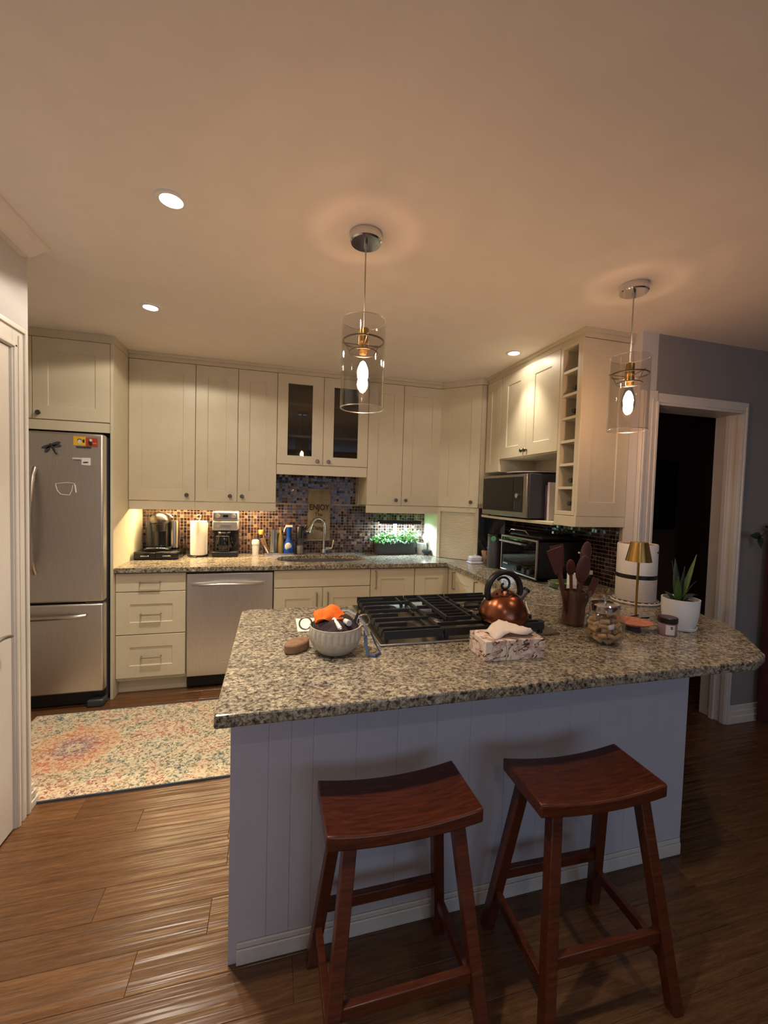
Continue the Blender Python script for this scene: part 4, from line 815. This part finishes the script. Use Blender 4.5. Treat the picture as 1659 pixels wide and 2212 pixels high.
def grate(a0, a1, kind):
    mb = MB(); y0, y1 = CY0+.022, CY1-.014
    bar(mb, (a0, y0, GZ), (a1, y0, GZ), h=.030); bar(mb, (a0, y1, GZ), (a1, y1, GZ), h=.030)
    if kind == 'left':
        for k in range(8):
            y = y0+(y1-y0)*(k+.55)/8.2; L = a1 if k % 2 == 0 else a0+.12
            bar(mb, (a0+.004, y, GZ), (L, y, GZ)); bar(mb, (a0+.006, y, GZ), (a0-.002, y-.0001, GZ-.016), h=.018)
        bar(mb, (a0+.006, y0, GZ-.012), (a0+.006, y1, GZ-.012), h=.016); bar(mb, (a0+.19, y0+.03, GZ-.002), (a0+.19, y0+.13, GZ-.002)); bar(mb, (a0+.19, y0+.22, GZ-.002), (a0+.19, y0+.32, GZ-.002)); bar(mb, (a0+.19, y1-.12, GZ-.002), (a0+.19, y1-.02, GZ-.002))
        bar(mb, (a1, y0, GZ-.008), (a1, y1, GZ-.008))
    elif kind == 'mid':
        bar(mb, (a0, y0, GZ-.008), (a0, y1, GZ-.008)); bar(mb, (a1, y0, GZ-.008), (a1, y1, GZ-.008))
        for k in range(7):
            y = y0+.07+(y1-y0-.14)*k/6; bar(mb, (a0+.05 if k % 2 else a0, y, GZ), (a1-.05 if k % 2 else a1, y, GZ))
        xa, xb, ya, yb = a0+.055, a1-.055, y0+.10, y1-.05
        for p, q in (((xa, ya), (xb, ya)), ((xa, yb), (xb, yb)), ((xa, ya), (xa, yb)), ((xb, ya), (xb, yb))): bar(mb, (*p, GZ+.012), (*q, GZ+.012), wd=.014)
        for k in range(1, 8): y = ya+(yb-ya)*k/8; bar(mb, (xa, y, GZ+.010), (xb, y, GZ+.010), wd=.008, h=.01)
    else:
        for k in range(8):
            y = y0+(y1-y0)*(k+.55)/8.2; L = a0 if k % 2 == 0 else a1-.11
            bar(mb, (L, y, GZ), (a1-.004, y, GZ)); bar(mb, (a1-.006, y, GZ), (a1+.002, y+.0001, GZ-.016), h=.018)
        bar(mb, (a1-.006, y0, GZ-.012), (a1-.006, y1, GZ-.012), h=.016); bar(mb, (a0, y0, GZ-.008), (a0, y1, GZ-.008)); bar(mb, (a0+.11, y0+.06, GZ-.002), (a0+.11, y0+.2, GZ-.002))
    for px in (a0+.01, a1-.01):
        for py in (y0+.006, y1-.006): mb.box(px-.007, px+.007, py-.007, py+.007, CT+.009, GZ-.012)
    obj('grate', mb, 'cast_iron', t, smooth=False)
grate(CX0+.02, CX0+.255, 'left'); grate(CX0+.261, CX0+.475, 'mid'); grate(CX0+.481, CX0+.70, 'right')
for bx, by, r in ((1.58, -2.28, .045), (1.58, -2.0, .038), (1.805, -2.14, .05), (2.02, -2.29, .04), (2.02, -2.0, .045)):
    b = obj('burner', MB().lathe([(r+.014, 0), (r+.012, .009), (r, .012), (0, .012)], (bx, by, CT+.009), 26, cap=False), 'steel_plain', t); obj('burner_cap', MB().lathe([(r, .0125), (r+.002, .018), (r-.006, .022), (0, .023)], (bx, by, CT+.009), 26, cap=False), 'cast_iron', b)
for k in range(5): obj('control_knob', MB().lathe([(.0185, 0), (.017, .024), (.0, .026)], (2.172, -2.32+.09*k, CT+.009), 20, cap=False), 'black_plastic', t)
# kettle
KX, KY, KZ = 1.982, -2.335, GZ+.001
t = thing('kettle', 'brushed copper whistling kettle with black loop handle', 'kettle', (KX, KY, KZ))
ks = .92
obj('body', MB().lathe([(r*ks, z*ks) for r, z in [(.086, 0), (.104, .006), (.108, .018), (.106, .04), (.098, .066), (.083, .092), (.062, .112), (.045, .120)]], (KX, KY, KZ), 48, mod=lambda a, z: 1+.008*abs(math.cos(a*9))), 'copper', t)
l = obj('lid', MB().lathe([(r*ks, z*ks) for r, z in [(.047, .119), (.044, .127), (.025, .134), (0, .136)]], (KX, KY, KZ), 30, cap=False), 'copper', t)
pts = [(KX+(.006+.0045*a)*math.cos(a+2.2), KY, KZ+.146+(.006+.0045*a)*math.sin(a+2.2)) for a in [i*.35 for i in range(20)]]; obj('lid_knob', MB().tube(pts, .005, 8), 'black_plastic', l)
pts = [(KX+.076*math.cos(a), KY, KZ+.122+.076*math.sin(a)*1.02) for a in [PI*1.17-PI*1.34*i/20 for i in range(21)]]
obj('handle', MB().tube(pts, .013, 12, flat=.85, radii=[.010]+[.0145]*19+[.010]), 'black_plastic', t)
obj('spout', MB().tube([(KX+.062, KY, KZ+.08), (KX+.090, KY, KZ+.104), (KX+.104, KY, KZ+.118)], .015, 14, radii=[.021, .015, .014]), 'nickel', t); obj('whistle', MB().rod((KX+.102, KY, KZ+.116), (KX+.110, KY, KZ+.125), .016, 14), 'black_plastic', t)
# tissue box
t = thing('tissue_box', 'floral cardboard tissue box with a tissue sticking out', 'tissue box', (1.868, -2.55, CT), rz=-.02)
obj('box', MB().box(-.114, .114, -.062, .062, 0, .070), 'floral_card', t, local=True, bev=.002)
mb = MB(); N = 9; G = [[None]*N for _ in range(N)]; vs = []; rr = random.Random(5)
for i in range(N):
    for j in range(N):
        u, v = i/(N-1)*2-1, j/(N-1)*2-1; r_ = max(abs(u), abs(v)); z = .073+.030*(1-abs(u+.3*v)*.85)+.010*math.sin(5*u+3*v)-.018*max(0, r_-.75)*2
        vs.append((.01+u*.082, v*.045-.008*math.sin(4*u), max(z, .0715)))
mb.add(vs, [(i*N+j, (i+1)*N+j, (i+1)*N+j+1, i*N+j+1) for i in range(N-1) for j in range(N-1)])
tis = obj('tissue', mb, 'tissue_paper', t, local=True, ang=80); so_ = tis.modifiers.new('th', 'SOLIDIFY'); so_.thickness = .0008; so_.offset = 1
# bowl and its contents
BX, BY = 1.272, -2.42
bp = [(.045, 0), (.06, .006), (.080, .03), (.086, .044), (.0885, .050), (.0905, .056), (.0915, .064), (.092, .072), (.092, .082), (.091, .088), (.090, .092), (.090, .098), (.086, .098), (.085, .085), (.083, .06), (.072, .03), (.04, .012), (0, .012)]
def flute(a, z): q = max(0, min(1, (z-.046)/.012))*max(0, min(1, (.0905-z)/.006)); return 1-.05*q*(1-abs(math.cos(a*13))**.7)
o = obj('scalloped_bowl', MB().lathe(bp, (BX, BY, CT), 156, mod=flute, cap=False), 'bowl_grey')
t = thing('bowl', 'grey scalloped metal bowl with side ring handles', 'bowl', (BX, BY, CT)); o.parent = t; o.name = 'vessel'; o.location = -Vector((BX, BY, CT))
for s_ in (-1, 1): obj('ring_handle', MB().tube(arc((BX+s_*.104, BY+.012, CT+.102), .021, 0, 2*PI, 18, 'xz')[:-1], .003, 8, True), 'nickel', t)
def cloth(name, label, mat, cx, cy, z, rx, ry, hh, seed, n=14):
    r = random.Random(seed); mb = MB(); ph = [r.uniform(0, 6) for _ in range(4)]; vs, fs = [], []
    for i in range(n):
        for j in range(n):
            u, v = i/(n-1)*2-1, j/(n-1)*2-1; q = min(1, math.hypot(u, v)); wx = u*(1-.2*abs(v)); wy = v*(1-.2*abs(u))
            zz = z+hh*(1-q**2)+.010*math.sin(4*u+ph[0])*math.cos(3*v+ph[1])+.008*math.sin(8*v+ph[2]+4*u)
            vs.append((cx+wx*rx, cy+wy*ry, zz))
    fs = [(i*n+j, (i+1)*n+j, (i+1)*n+j+1, i*n+j+1) for i in range(n-1) for j in range(n-1)]; mb.add(vs, fs); o = obj(name, mb, mat, ang=80)
    s2 = o.modifiers.new('th', 'SOLIDIFY'); s2.thickness = .003; return tag(o, label, 'cloth')
cloth('dark_cloth', 'crumpled dark cloth filling the scalloped bowl', 'dark_cloth', BX+.002, BY, CT+.088, .078, .078, .034, 2)
cloth('orange_cloth', 'crumpled bright orange cloth on top of the bowl', 'orange_cloth', BX-.022, BY+.018, CT+.122, .056, .052, .030, 9)
for k, (p, q, r, lab) in enumerate((((BX+.005, BY-.072, CT+.104), (BX-.012, BY-.03, CT+.125), .0075, 'white tube lying over the bowl rim'), ((BX+.036, BY-.06, CT+.118), (BX+.03, BY-.02, CT+.112), .010, 'round white capped tube in the bowl'))):
    t = thing('tube', lab, 'tube', p); obj('tube_body', MB().rod(p, q, r, 14), 'white_plastic', t); obj('cap', MB().rod(p, Vector(p)+(Vector(p)-Vector(q)).normalized()*.006, r*.8, 14), 'silver_plastic', t)
t = thing('pen', 'black pen standing out of the bowl', 'pen', (BX+.062, BY-.015, CT+.1)); obj('barrel', MB().rod((BX+.052, BY-.02, CT+.085), (BX+.078, BY-.01, CT+.138), .005), 'black_plastic', t); obj('clip', MB().rod((BX+.078, BY-.015, CT+.137), (BX+.083, BY-.013, CT+.147), .004), 'brass', t)
o = obj('grey_strap', MB().tube([(BX+.02, BY+.055, CT+.125), (BX+.05, BY+.05, CT+.13), (BX+.085, BY+.02, CT+.115), (BX+.102, BY-.005, CT+.095), (BX+.108, BY-.03, CT+.06)], .010, 8, flat=.3), 'grey_strap'); tag(o, 'grey fabric strap hanging over the bowl rim', 'strap')
o = obj('blue_lanyard', MB().tube([(BX+.102, BY-.02, CT+.075), (BX+.100, BY-.045, CT+.03), (BX+.103, BY-.075, CT+.007), (BX+.125, BY-.078, CT+.006), (BX+.150, BY-.058, CT+.006), (BX+.138, BY-.03, CT+.03), (BX+.122, BY-.02, CT+.07)], .006, 8, flat=.45), 'blue_strap'); tag(o, 'blue lanyard loop hanging beside the bowl', 'lanyard')
t = thing('red_clip', 'red clip with white loop behind the bowl', 'clip', (1.395, -2.27, CT)); obj('clip', MB().box(1.378, 1.396, -2.285, -2.262, CT, CT+.028), 'red_plastic', t, bev=.004); obj('loop', MB().tube(arc((1.365, -2.27, CT+.022), .018, 0, PI, 10, 'xz'), .003, 6), 'white_plastic', t)
o = obj('wooden_brush_back', MB().prism(superell(0, 0, .052, .030, 28, 2.2), 0, .034).xf(Matrix.Translation((1.142, -2.385, CT)) @ Matrix.Rotation(.75, 4, 'Z')), 'brush_brown', bev=.006); o.name = 'pumice_block'; tag(o, 'brown oval block on the worktop left of the bowl', 'block')
o = obj('white_card', MB().box(1.155, 1.33, -2.20, -2.03, CT, CT+.006), 'paper_white', bev=.001); tag(o, 'flat square white card behind the bowl', 'card')
# utensil crock
UX, UY = 2.358, -2.30
t = thing('glass_vase', 'clear glass vase around the brown utensil pot', 'vase', (UX, UY, CT)); obj('glass', MB().lathe([(.064, 0), (.068, .004), (.068, .165), (.0655, .165), (.0655, .006), (0, .006)], (UX, UY, CT), 40, cap=False), 'clear_glass', t)
o = obj('utensil_pot', MB().lathe([(.044, 0), (.047, .004), (.047, .145), (.044, .145), (.043, .01), (0, .01)], (UX, UY, CT+.007), 32, cap=False), 'crock_brown'); tag(o, 'brown cylindrical pot full of utensils inside glass vase', 'pot')
def utensil(name, label, dx, dy, top, mk):
    b = Vector((UX+dx*.25, UY+dy*.25, CT+.02)); e_ = Vector((UX+dx, UY+dy, top)); d = (e_-b).normalized(); t = thing(name, label, 'utensil', b, group='brown utensils in the pot')
    obj('handle', MB().rod(b, e_-d*.08, .007, 8), 'utensil_brown', t); mb = MB(); mk(mb); R = Vector((0, 0, 1)).rotation_difference(d).to_matrix().to_4x4(); mb.xf(Matrix.Translation(e_-d*.09) @ R); obj('head', mb, 'utensil_brown', t)
def blade(w0, w1, L, th=.005): return lambda m: m.add([(-w0, -th, 0), (w0, -th, 0), (w0, th, 0), (-w0, th, 0), (-w1, -th*.4, L), (w1, -th*.4, L), (w1, th*.4, L), (-w1, th*.4, L)], [(0, 3, 2, 1), (4, 5, 6, 7), (0, 1, 5, 4), (1, 2, 6, 5), (2, 3, 7, 6), (3, 0, 4, 7)])
def bowlh(r, L): return lambda m: m.sphere((0, 0, L*.55), r, 16, 10, sz=L/(2*r), sy=.3)
utensil('spatula', 'broad reddish brown spatula leaning left in the pot', -.125, -.02, 1.235, blade(.016, .038, .115)); utensil('turner', 'dark brown turner behind the broad spatula', -.06, .055, 1.255, blade(.02, .036, .10))
utensil('wooden_spoon', 'brown spoon with large oval bowl at the front of the pot', -.012, -.062, 1.195, bowlh(.037, .125)); utensil('ladle', 'small headed brown ladle at the middle of the pot', -.005, .03, 1.215, bowlh(.024, .075))
utensil('pasta_fork', 'tall brown slotted spoon on the right of the pot', .055, .0, 1.262, bowlh(.030, .11)); utensil('tongs', 'short brown tongs leaning right in the pot', .082, -.035, 1.13, blade(.012, .02, .09))
# cork jar
JX, JY = 2.322, -2.515
t = thing('glass_jar', 'round glass jar of corks with chrome lid', 'jar', (JX, JY, CT))
obj('glass', MB().lathe([(.050, 0), (.060, .005), (.071, .03), (.073, .06), (.070, .092), (.056, .116), (.050, .124), (.047, .124), (.053, .114), (.067, .09), (.070, .06), (.068, .032), (.058, .008), (0, .006)], (JX, JY, CT), 44, cap=False), 'clear_glass', t)
l = obj('lid', MB().lathe([(.052, .122), (.054, .126), (.054, .150), (.050, .154), (0, .155)], (JX, JY, CT), 36, cap=False), 'chrome', t); obj('knob_stem', MB().lathe([(.005, .154), (.004, .176), (.018, .182), (.018, .186), (0, .187)], (JX, JY, CT), 18, cap=False), 'chrome', l)
obj('gold_leaf', MB().tube([(JX-.018, JY, CT+.206), (JX-.006, JY, CT+.191), (JX+.006, JY, CT+.191), (JX+.016, JY, CT+.209)], .003, 6), 'brass', l)
cm = bpy.data.meshes.new('wine_cork'); tmp = MB().lathe([(.0085, -.016), (.0095, -.014), (.0095, .014), (.0085, .016)], seg=10); cm.from_pydata(tmp.v, [], tmp.f); cm.materials.append(MAT['cork']); cm.shade_smooth(); cm.set_sharp_from_angle(angle=.6)
rr = random.Random(11); placed = []
for lay, (R_, cnt) in enumerate(((.047, 12), (.054, 14), (.056, 15), (.054, 14), (.045, 9))):
    got = 0
    for tries in range(3000):
        if got >= cnt: break
        a = rr.uniform(0, 2*PI); q = R_*math.sqrt(rr.uniform(0, 1)); c = Vector((JX+q*math.cos(a), JY+q*math.sin(a), CT+.019+.0185*lay+rr.uniform(-.002, .002)))
        if all((c-p).length > .0185 for p in placed):
            got += 1; placed.append(c); o = bpy.data.objects.new('wine_cork', cm); COL.objects.link(o); o.location = c; o.rotation_euler = (PI/2+rr.uniform(-.5, .5), rr.uniform(-.3, .3), a+(PI/2 if q < R_*.7 else 0)+rr.uniform(-.5, .5)); tag(o, 'wine cork in the pile inside the lidded glass jar', 'cork', 'corks in the glass jar')
# dish, lamp, basket, plant, candle jar, cable
t = thing('footed_dish', 'small footed dish with orange patterned rim', 'dish', (2.575, -2.41, CT)); obj('dish', MB().lathe([(.03, .018), (.045, .022), (.072, .034), (.074, .038), (.05, .03), (0, .027)], (2.575, -2.41, CT), 36, cap=False), 'dish_orange', t); obj('foot', MB().lathe([(.034, 0), (.028, .01), (.03, .019)], (2.575, -2.41, CT), 28), 'dark_grey', t)
LX, LY = 2.76, -2.235
t = thing('table_lamp', 'small brass table lamp with conical shade', 'lamp', (LX, LY, CT)); obj('base', MB().tube([(LX-.045, LY-.02, CT+.003), (LX+.03, LY+.0, CT+.003), (LX-.03, LY-.05, CT+.003), (LX+.045, LY-.045, CT+.003)], .0032, 6), 'black_plastic', t); obj('pole', MB().rod((LX, LY-.012, CT), (LX, LY-.012, 1.262), .0055), 'brass', t)
obj('shade', MB().lathe([(.056, 1.185), (.037, 1.278), (0, 1.280), (0, 1.277), (.035, 1.275), (.054, 1.185)], (LX, LY-.012, 0), 44, mod=lambda a, z: 1+.006*math.cos(a*22), cap=False), 'brass', t)
WX, WY = 3.018, -1.995
t = thing('woven_mat', 'round white rope mat with black stitching under the canister', 'mat', (WX, WY, CT))
mb = MB()
for r_ in (.02, .04, .06, .08, .10, .115): mb.tube(arc((WX, WY, CT+.007), r_, 0, 2*PI, 36, 'xy')[:-1], .0085, 6, True, flat=.8)
obj('coil', mb, 'woven_white', t); sm = MB()
for k in range(22):
    a = 2*PI*k/22; sm.tube([(WX+.116*math.cos(a+d_), WY+.116*math.sin(a+d_), CT+.0155) for d_ in (0, .08, .16)], .002, 5)
obj('stitching', sm, 'black_plastic', t)
BZ = CT+.015
t = thing('air_purifier', 'tall white cylindrical appliance with black band', 'appliance', (WX, WY, BZ))
obj('lower_body', MB().lathe([(.096, 0), (.100, .01), (.100, .120), (.098, .125)], (WX, WY, BZ), 48), 'woven_white', t); obj('band', MB().lathe([(.1, .122), (.1, .144)], (WX, WY, BZ), 48), 'black_plastic', t); obj('upper_body', MB().lathe([(.0995, .143), (.0995, .305), (.096, .310), (.090, .310), (.088, .297)], (WX, WY, BZ), 48), 'white_plastic', t)
obj('top_disc', MB().cyl((WX, WY, BZ+.302), .085, .004, 40), 'wood_block', t); a = -1.05; obj('badge', MB().box(-.016, .016, -.001, .001, -.005, .005).xf(Matrix.Translation((WX+.1*math.cos(a), WY+.1*math.sin(a), BZ+.27)) @ Matrix.Rotation(a+PI/2, 4, 'Z')), 'dark_grey', t)
o = obj('white_cable', MB().tube([(2.215, -2.19, CT+.012), (2.218, -2.17, CT+.03), (2.225, -2.14, CT+.05), (2.25, -2.10, CT+.055), (2.32, -2.06, CT+.03), (2.45, -2.02, CT+.003), (2.7, -2.03, CT+.003), (2.845, -2.06, CT+.003)], .0025, 6), 'cord_white'); tag(o, 'thin white cable curling behind the utensil pot', 'cable')
QX, QY = 2.808, -2.43
t = thing('potted_plant', 'green strappy plant in a white round pot with saucer', 'plant', (QX, QY, CT))
obj('saucer', MB().lathe([(.054, 0), (.064, .003), (.066, .014), (.061, .014), (.056, .006), (0, .006)], (QX, QY, CT), 36, cap=False), 'white_ceramic', t); p_ = obj('pot', MB().lathe([(.054, .007), (.064, .03), (.071, .08), (.073, .135), (.068, .135), (.066, .08), (.05, .02), (0, .02)], (QX, QY, CT), 44, cap=False), 'white_ceramic', t); obj('soil', MB().cyl((QX, QY, CT+.112), .0675, .006, 32), 'soil', p_)
lb = Vector((QX-.012, QY, CT+.115))
for d, L, W_, dr, m_ in (((.35, .0, 1), .24, .026, .05, 'leaf_green'), ((-.75, -.1, 1), .13, .024, .35, 'leaf_green'), ((.1, .2, 1), .2, .03, .02, 'leaf_dark'), ((-.1, .1, 1), .19, .03, .03, 'leaf_dark'), ((.5, .2, 1), .15, .028, .5, 'leaf_dark'), ((-.3, -.2, 1), .15, .026, .1, 'leaf_green'), ((.2, -.25, 1), .16, .024, .3, 'leaf_dark'), ((.9, .1, .8), .14, .03, .5, 'leaf_dark'), ((.0, -.1, 1), .17, .026, .02, 'leaf_dark')):
    mb = MB(); leaf_mesh(mb, lb+Vector((d[0]*.03, d[1]*.03, 0)), d, L, W_, dr, 7); o = obj('leaf', mb, m_, t, ang=80); q = o.modifiers.new('th', 'SOLIDIFY'); q.thickness = .001
t = thing('candle_jar', 'squat glass jar with dark lid and pale label', 'jar', (2.668, -2.492, CT)); obj('jar', MB().lathe([(.032, 0), (.035, .005), (.035, .048), (.033, .053)], (2.668, -2.492, CT), 32), 'mauve_print', t); obj('lid', MB().lathe([(.036, .053), (.037, .056), (.037, .074), (.035, .076), (0, .076)], (2.668, -2.492, CT), 32, cap=False), 'black_plastic', t)
lv = MB(); A = [(-2.6+.12*i) for i in range(9)]
lv.add([(2.668+.0356*math.cos(a), -2.492+.0356*math.sin(a), CT+z) for a in A for z in (.008, .048)], [(2*i, 2*i+2, 2*i+3, 2*i+1) for i in range(8)]); obj('label', lv, 'label_white', t)
for z in (.032, .038): obj('print', MB().add([(2.668+.0360*math.cos(a), -2.492+.0360*math.sin(a), CT+zz) for a in A[4:7] for zz in (z, z+.004)], [(0, 2, 3, 1), (2, 4, 5, 3)]), 'ink', t)

# ------------------------------------------------------------------ rug and stools
t = thing('rug', 'worn cream runner rug with orange medallions', 'rug', (.68, -1.235, 0))
obj('pile', MB().box(-1.05, 1.05, -.415, .415, 0.0005, .010), 'rug_pile', t, local=True, bev=.002); mb = MB(); mb.box(-1.055, 1.055, -.423, -.4155, .0005, .010); mb.box(-1.055, 1.055, .4155, .423, .0005, .010); obj('binding', mb, 'rug_edge', t, local=True)
def make_stool():
    r = thing('bar_stool', '', 'stool', (0, 0, 0), group='wooden saddle stools')
    W2, D2, ZT = .213, .105, .632; N = 14; vs, fs = [], []
    for k, zz in enumerate((0, -.036)):
        for i in range(N+1):
            u = -1+2*i/N; z = ZT-.020*(1-u*u)+(zz if k == 0 else -.040+.004*(1-u*u))
            for v in (-1, 1): vs.append((u*W2, v*D2, z))
    M_ = 2*(N+1)
    for i in range(N): b = 2*i; fs += [(b, b+2, b+3, b+1), (M_+b, M_+b+1, M_+b+3, M_+b+2), (b, M_+b, M_+b+2, b+2), (b+1, b+3, M_+b+3, M_+b+1)]
    fs += [(0, 1, M_+1, M_), (M_-2, 2*M_-2, 2*M_-1, M_-1)]
    obj('seat', MB().add(vs, fs), 'red_wood', r, local=True, bev=.005, ang=25)
    tops, bots = {}, {}
    for sx in (-1, 1):
        for sy in (-1, 1):
            T = Vector((sx*.148, sy*.072, .588)); B = Vector((sx*.212, sy*.165, 0)); tops[sx, sy], bots[sx, sy] = T, B; h = .0175; mb = MB()
            mb.add([(B.x+a*h, B.y+b*h, 0) for a, b in ((-1, -1), (1, -1), (1, 1), (-1, 1))]+[(T.x+a*h, T.y+b*h, T.z+.005) for a, b in ((-1, -1), (1, -1), (1, 1), (-1, 1))], [(0, 3, 2, 1), (4, 5, 6, 7), (0, 1, 5, 4), (1, 2, 6, 5), (2, 3, 7, 6), (3, 0, 4, 7)]); obj('leg', mb, 'red_wood', r, local=True, bev=.003)
    at = lambda sx, sy, z: bots[sx, sy]+(tops[sx, sy]-bots[sx, sy])*(z/.588)
    for (a, b, z) in (((-1, -1), (1, -1), .205), ((-1, 1), (1, 1), .215), ((-1, -1), (-1, 1), .14), ((1, -1), (1, 1), .14)):
        p, q = at(*a, z), at(*b, z); d = (q-p).normalized(); s_ = Vector((-d.y, d.x, 0)); mb = MB(); wd, hh = .010, .017
        p = p+d*.017; q = q-d*.017
        mb.add([P+s_*wd*i+Vector((0, 0, hh*j)) for P in (p, q) for i, j in ((-1, -1), (1, -1), (1, 1), (-1, 1))], [(0, 3, 2, 1), (4, 5, 6, 7), (0, 1, 5, 4), (1, 2, 6, 5), (2, 3, 7, 6), (3, 0, 4, 7)]); obj('stretcher', mb, 'red_wood', r, local=True, bev=.002)
    return r
s1 = make_stool(); s1.location = (1.405, -2.768, 0); s1.rotation_euler = (0, 0, .0)
s2 = copy_tree(s1); s2.location = (1.995, -2.80, 0); s2.rotation_euler = (0, 0, -.03)
s1['label'] = 'red-brown wooden saddle stool nearer the rug'; s2['label'] = 'red-brown wooden saddle stool nearer the doorway'

# ------------------------------------------------------------------ right edge and hall beyond
t = thing('curtain', 'dark red curtain at the far right edge', 'curtain', (4.9, -1.87, 0)); mb = MB(); poly = []
for i in range(41): x = 4.235+1.0*i/40; poly.append((x, -1.868+.016*math.sin(i*1.1)))
mb.prism(poly+[(x, y+.008) for x, y in poly[::-1]], .01, 1.32); obj('drape', mb, 'curtain_red', t)
obj('rod', MB().rod((4.20, -1.866, 1.33), (5.35, -1.866, 1.33), .008), 'black_plastic', t)
t = thing('wall_plant', 'dark leafy sprig against the grey wall at right', 'plant', (4.24, -1.88, 1.30)); 
obj('stem', MB().tube([(4.24, -1.875, 1.31), (4.18, -1.885, 1.305), (4.12, -1.89, 1.27), (4.105, -1.89, 1.235)], .003, 6), 'leaf_dark', t)
for b, d, L, W_ in (((4.115, -1.89, 1.262), (-1, -.1, .32), .12, .045), ((4.11, -1.89, 1.26), (.15, -.1, -1), .06, .045), ((4.20, -1.885, 1.31), (.6, -.3, .3), .10, .05), ((4.12, -1.885, 1.27), (-.6, -.3, -.4), .06, .03)):
    mb = MB(); leaf_mesh(mb, b, d, L, W_, .2, 5, side=(.25, -.2, .9) if abs(d[0]) > abs(d[2]) else (1, -.2, .2)); obj('leaf', mb, 'leaf_dark', t)
t = thing('picture_frame', 'dark framed picture on the unlit hall wall', 'picture', (4.85, -.45, 1.2)); mb = MB()
for a in ((4.6, 4.64, 1.2, 1.9), (5.06, 5.10, 1.2, 1.9), (4.64, 5.06, 1.2, 1.24), (4.64, 5.06, 1.86, 1.9)): mb.box(a[0], a[1], -.475, -.451, a[2], a[3])
obj('frame', mb, 'black_plastic', t); obj('print', MB().box(4.64, 5.06, -.465, -.451, 1.24, 1.86), 'dark_grey', t)
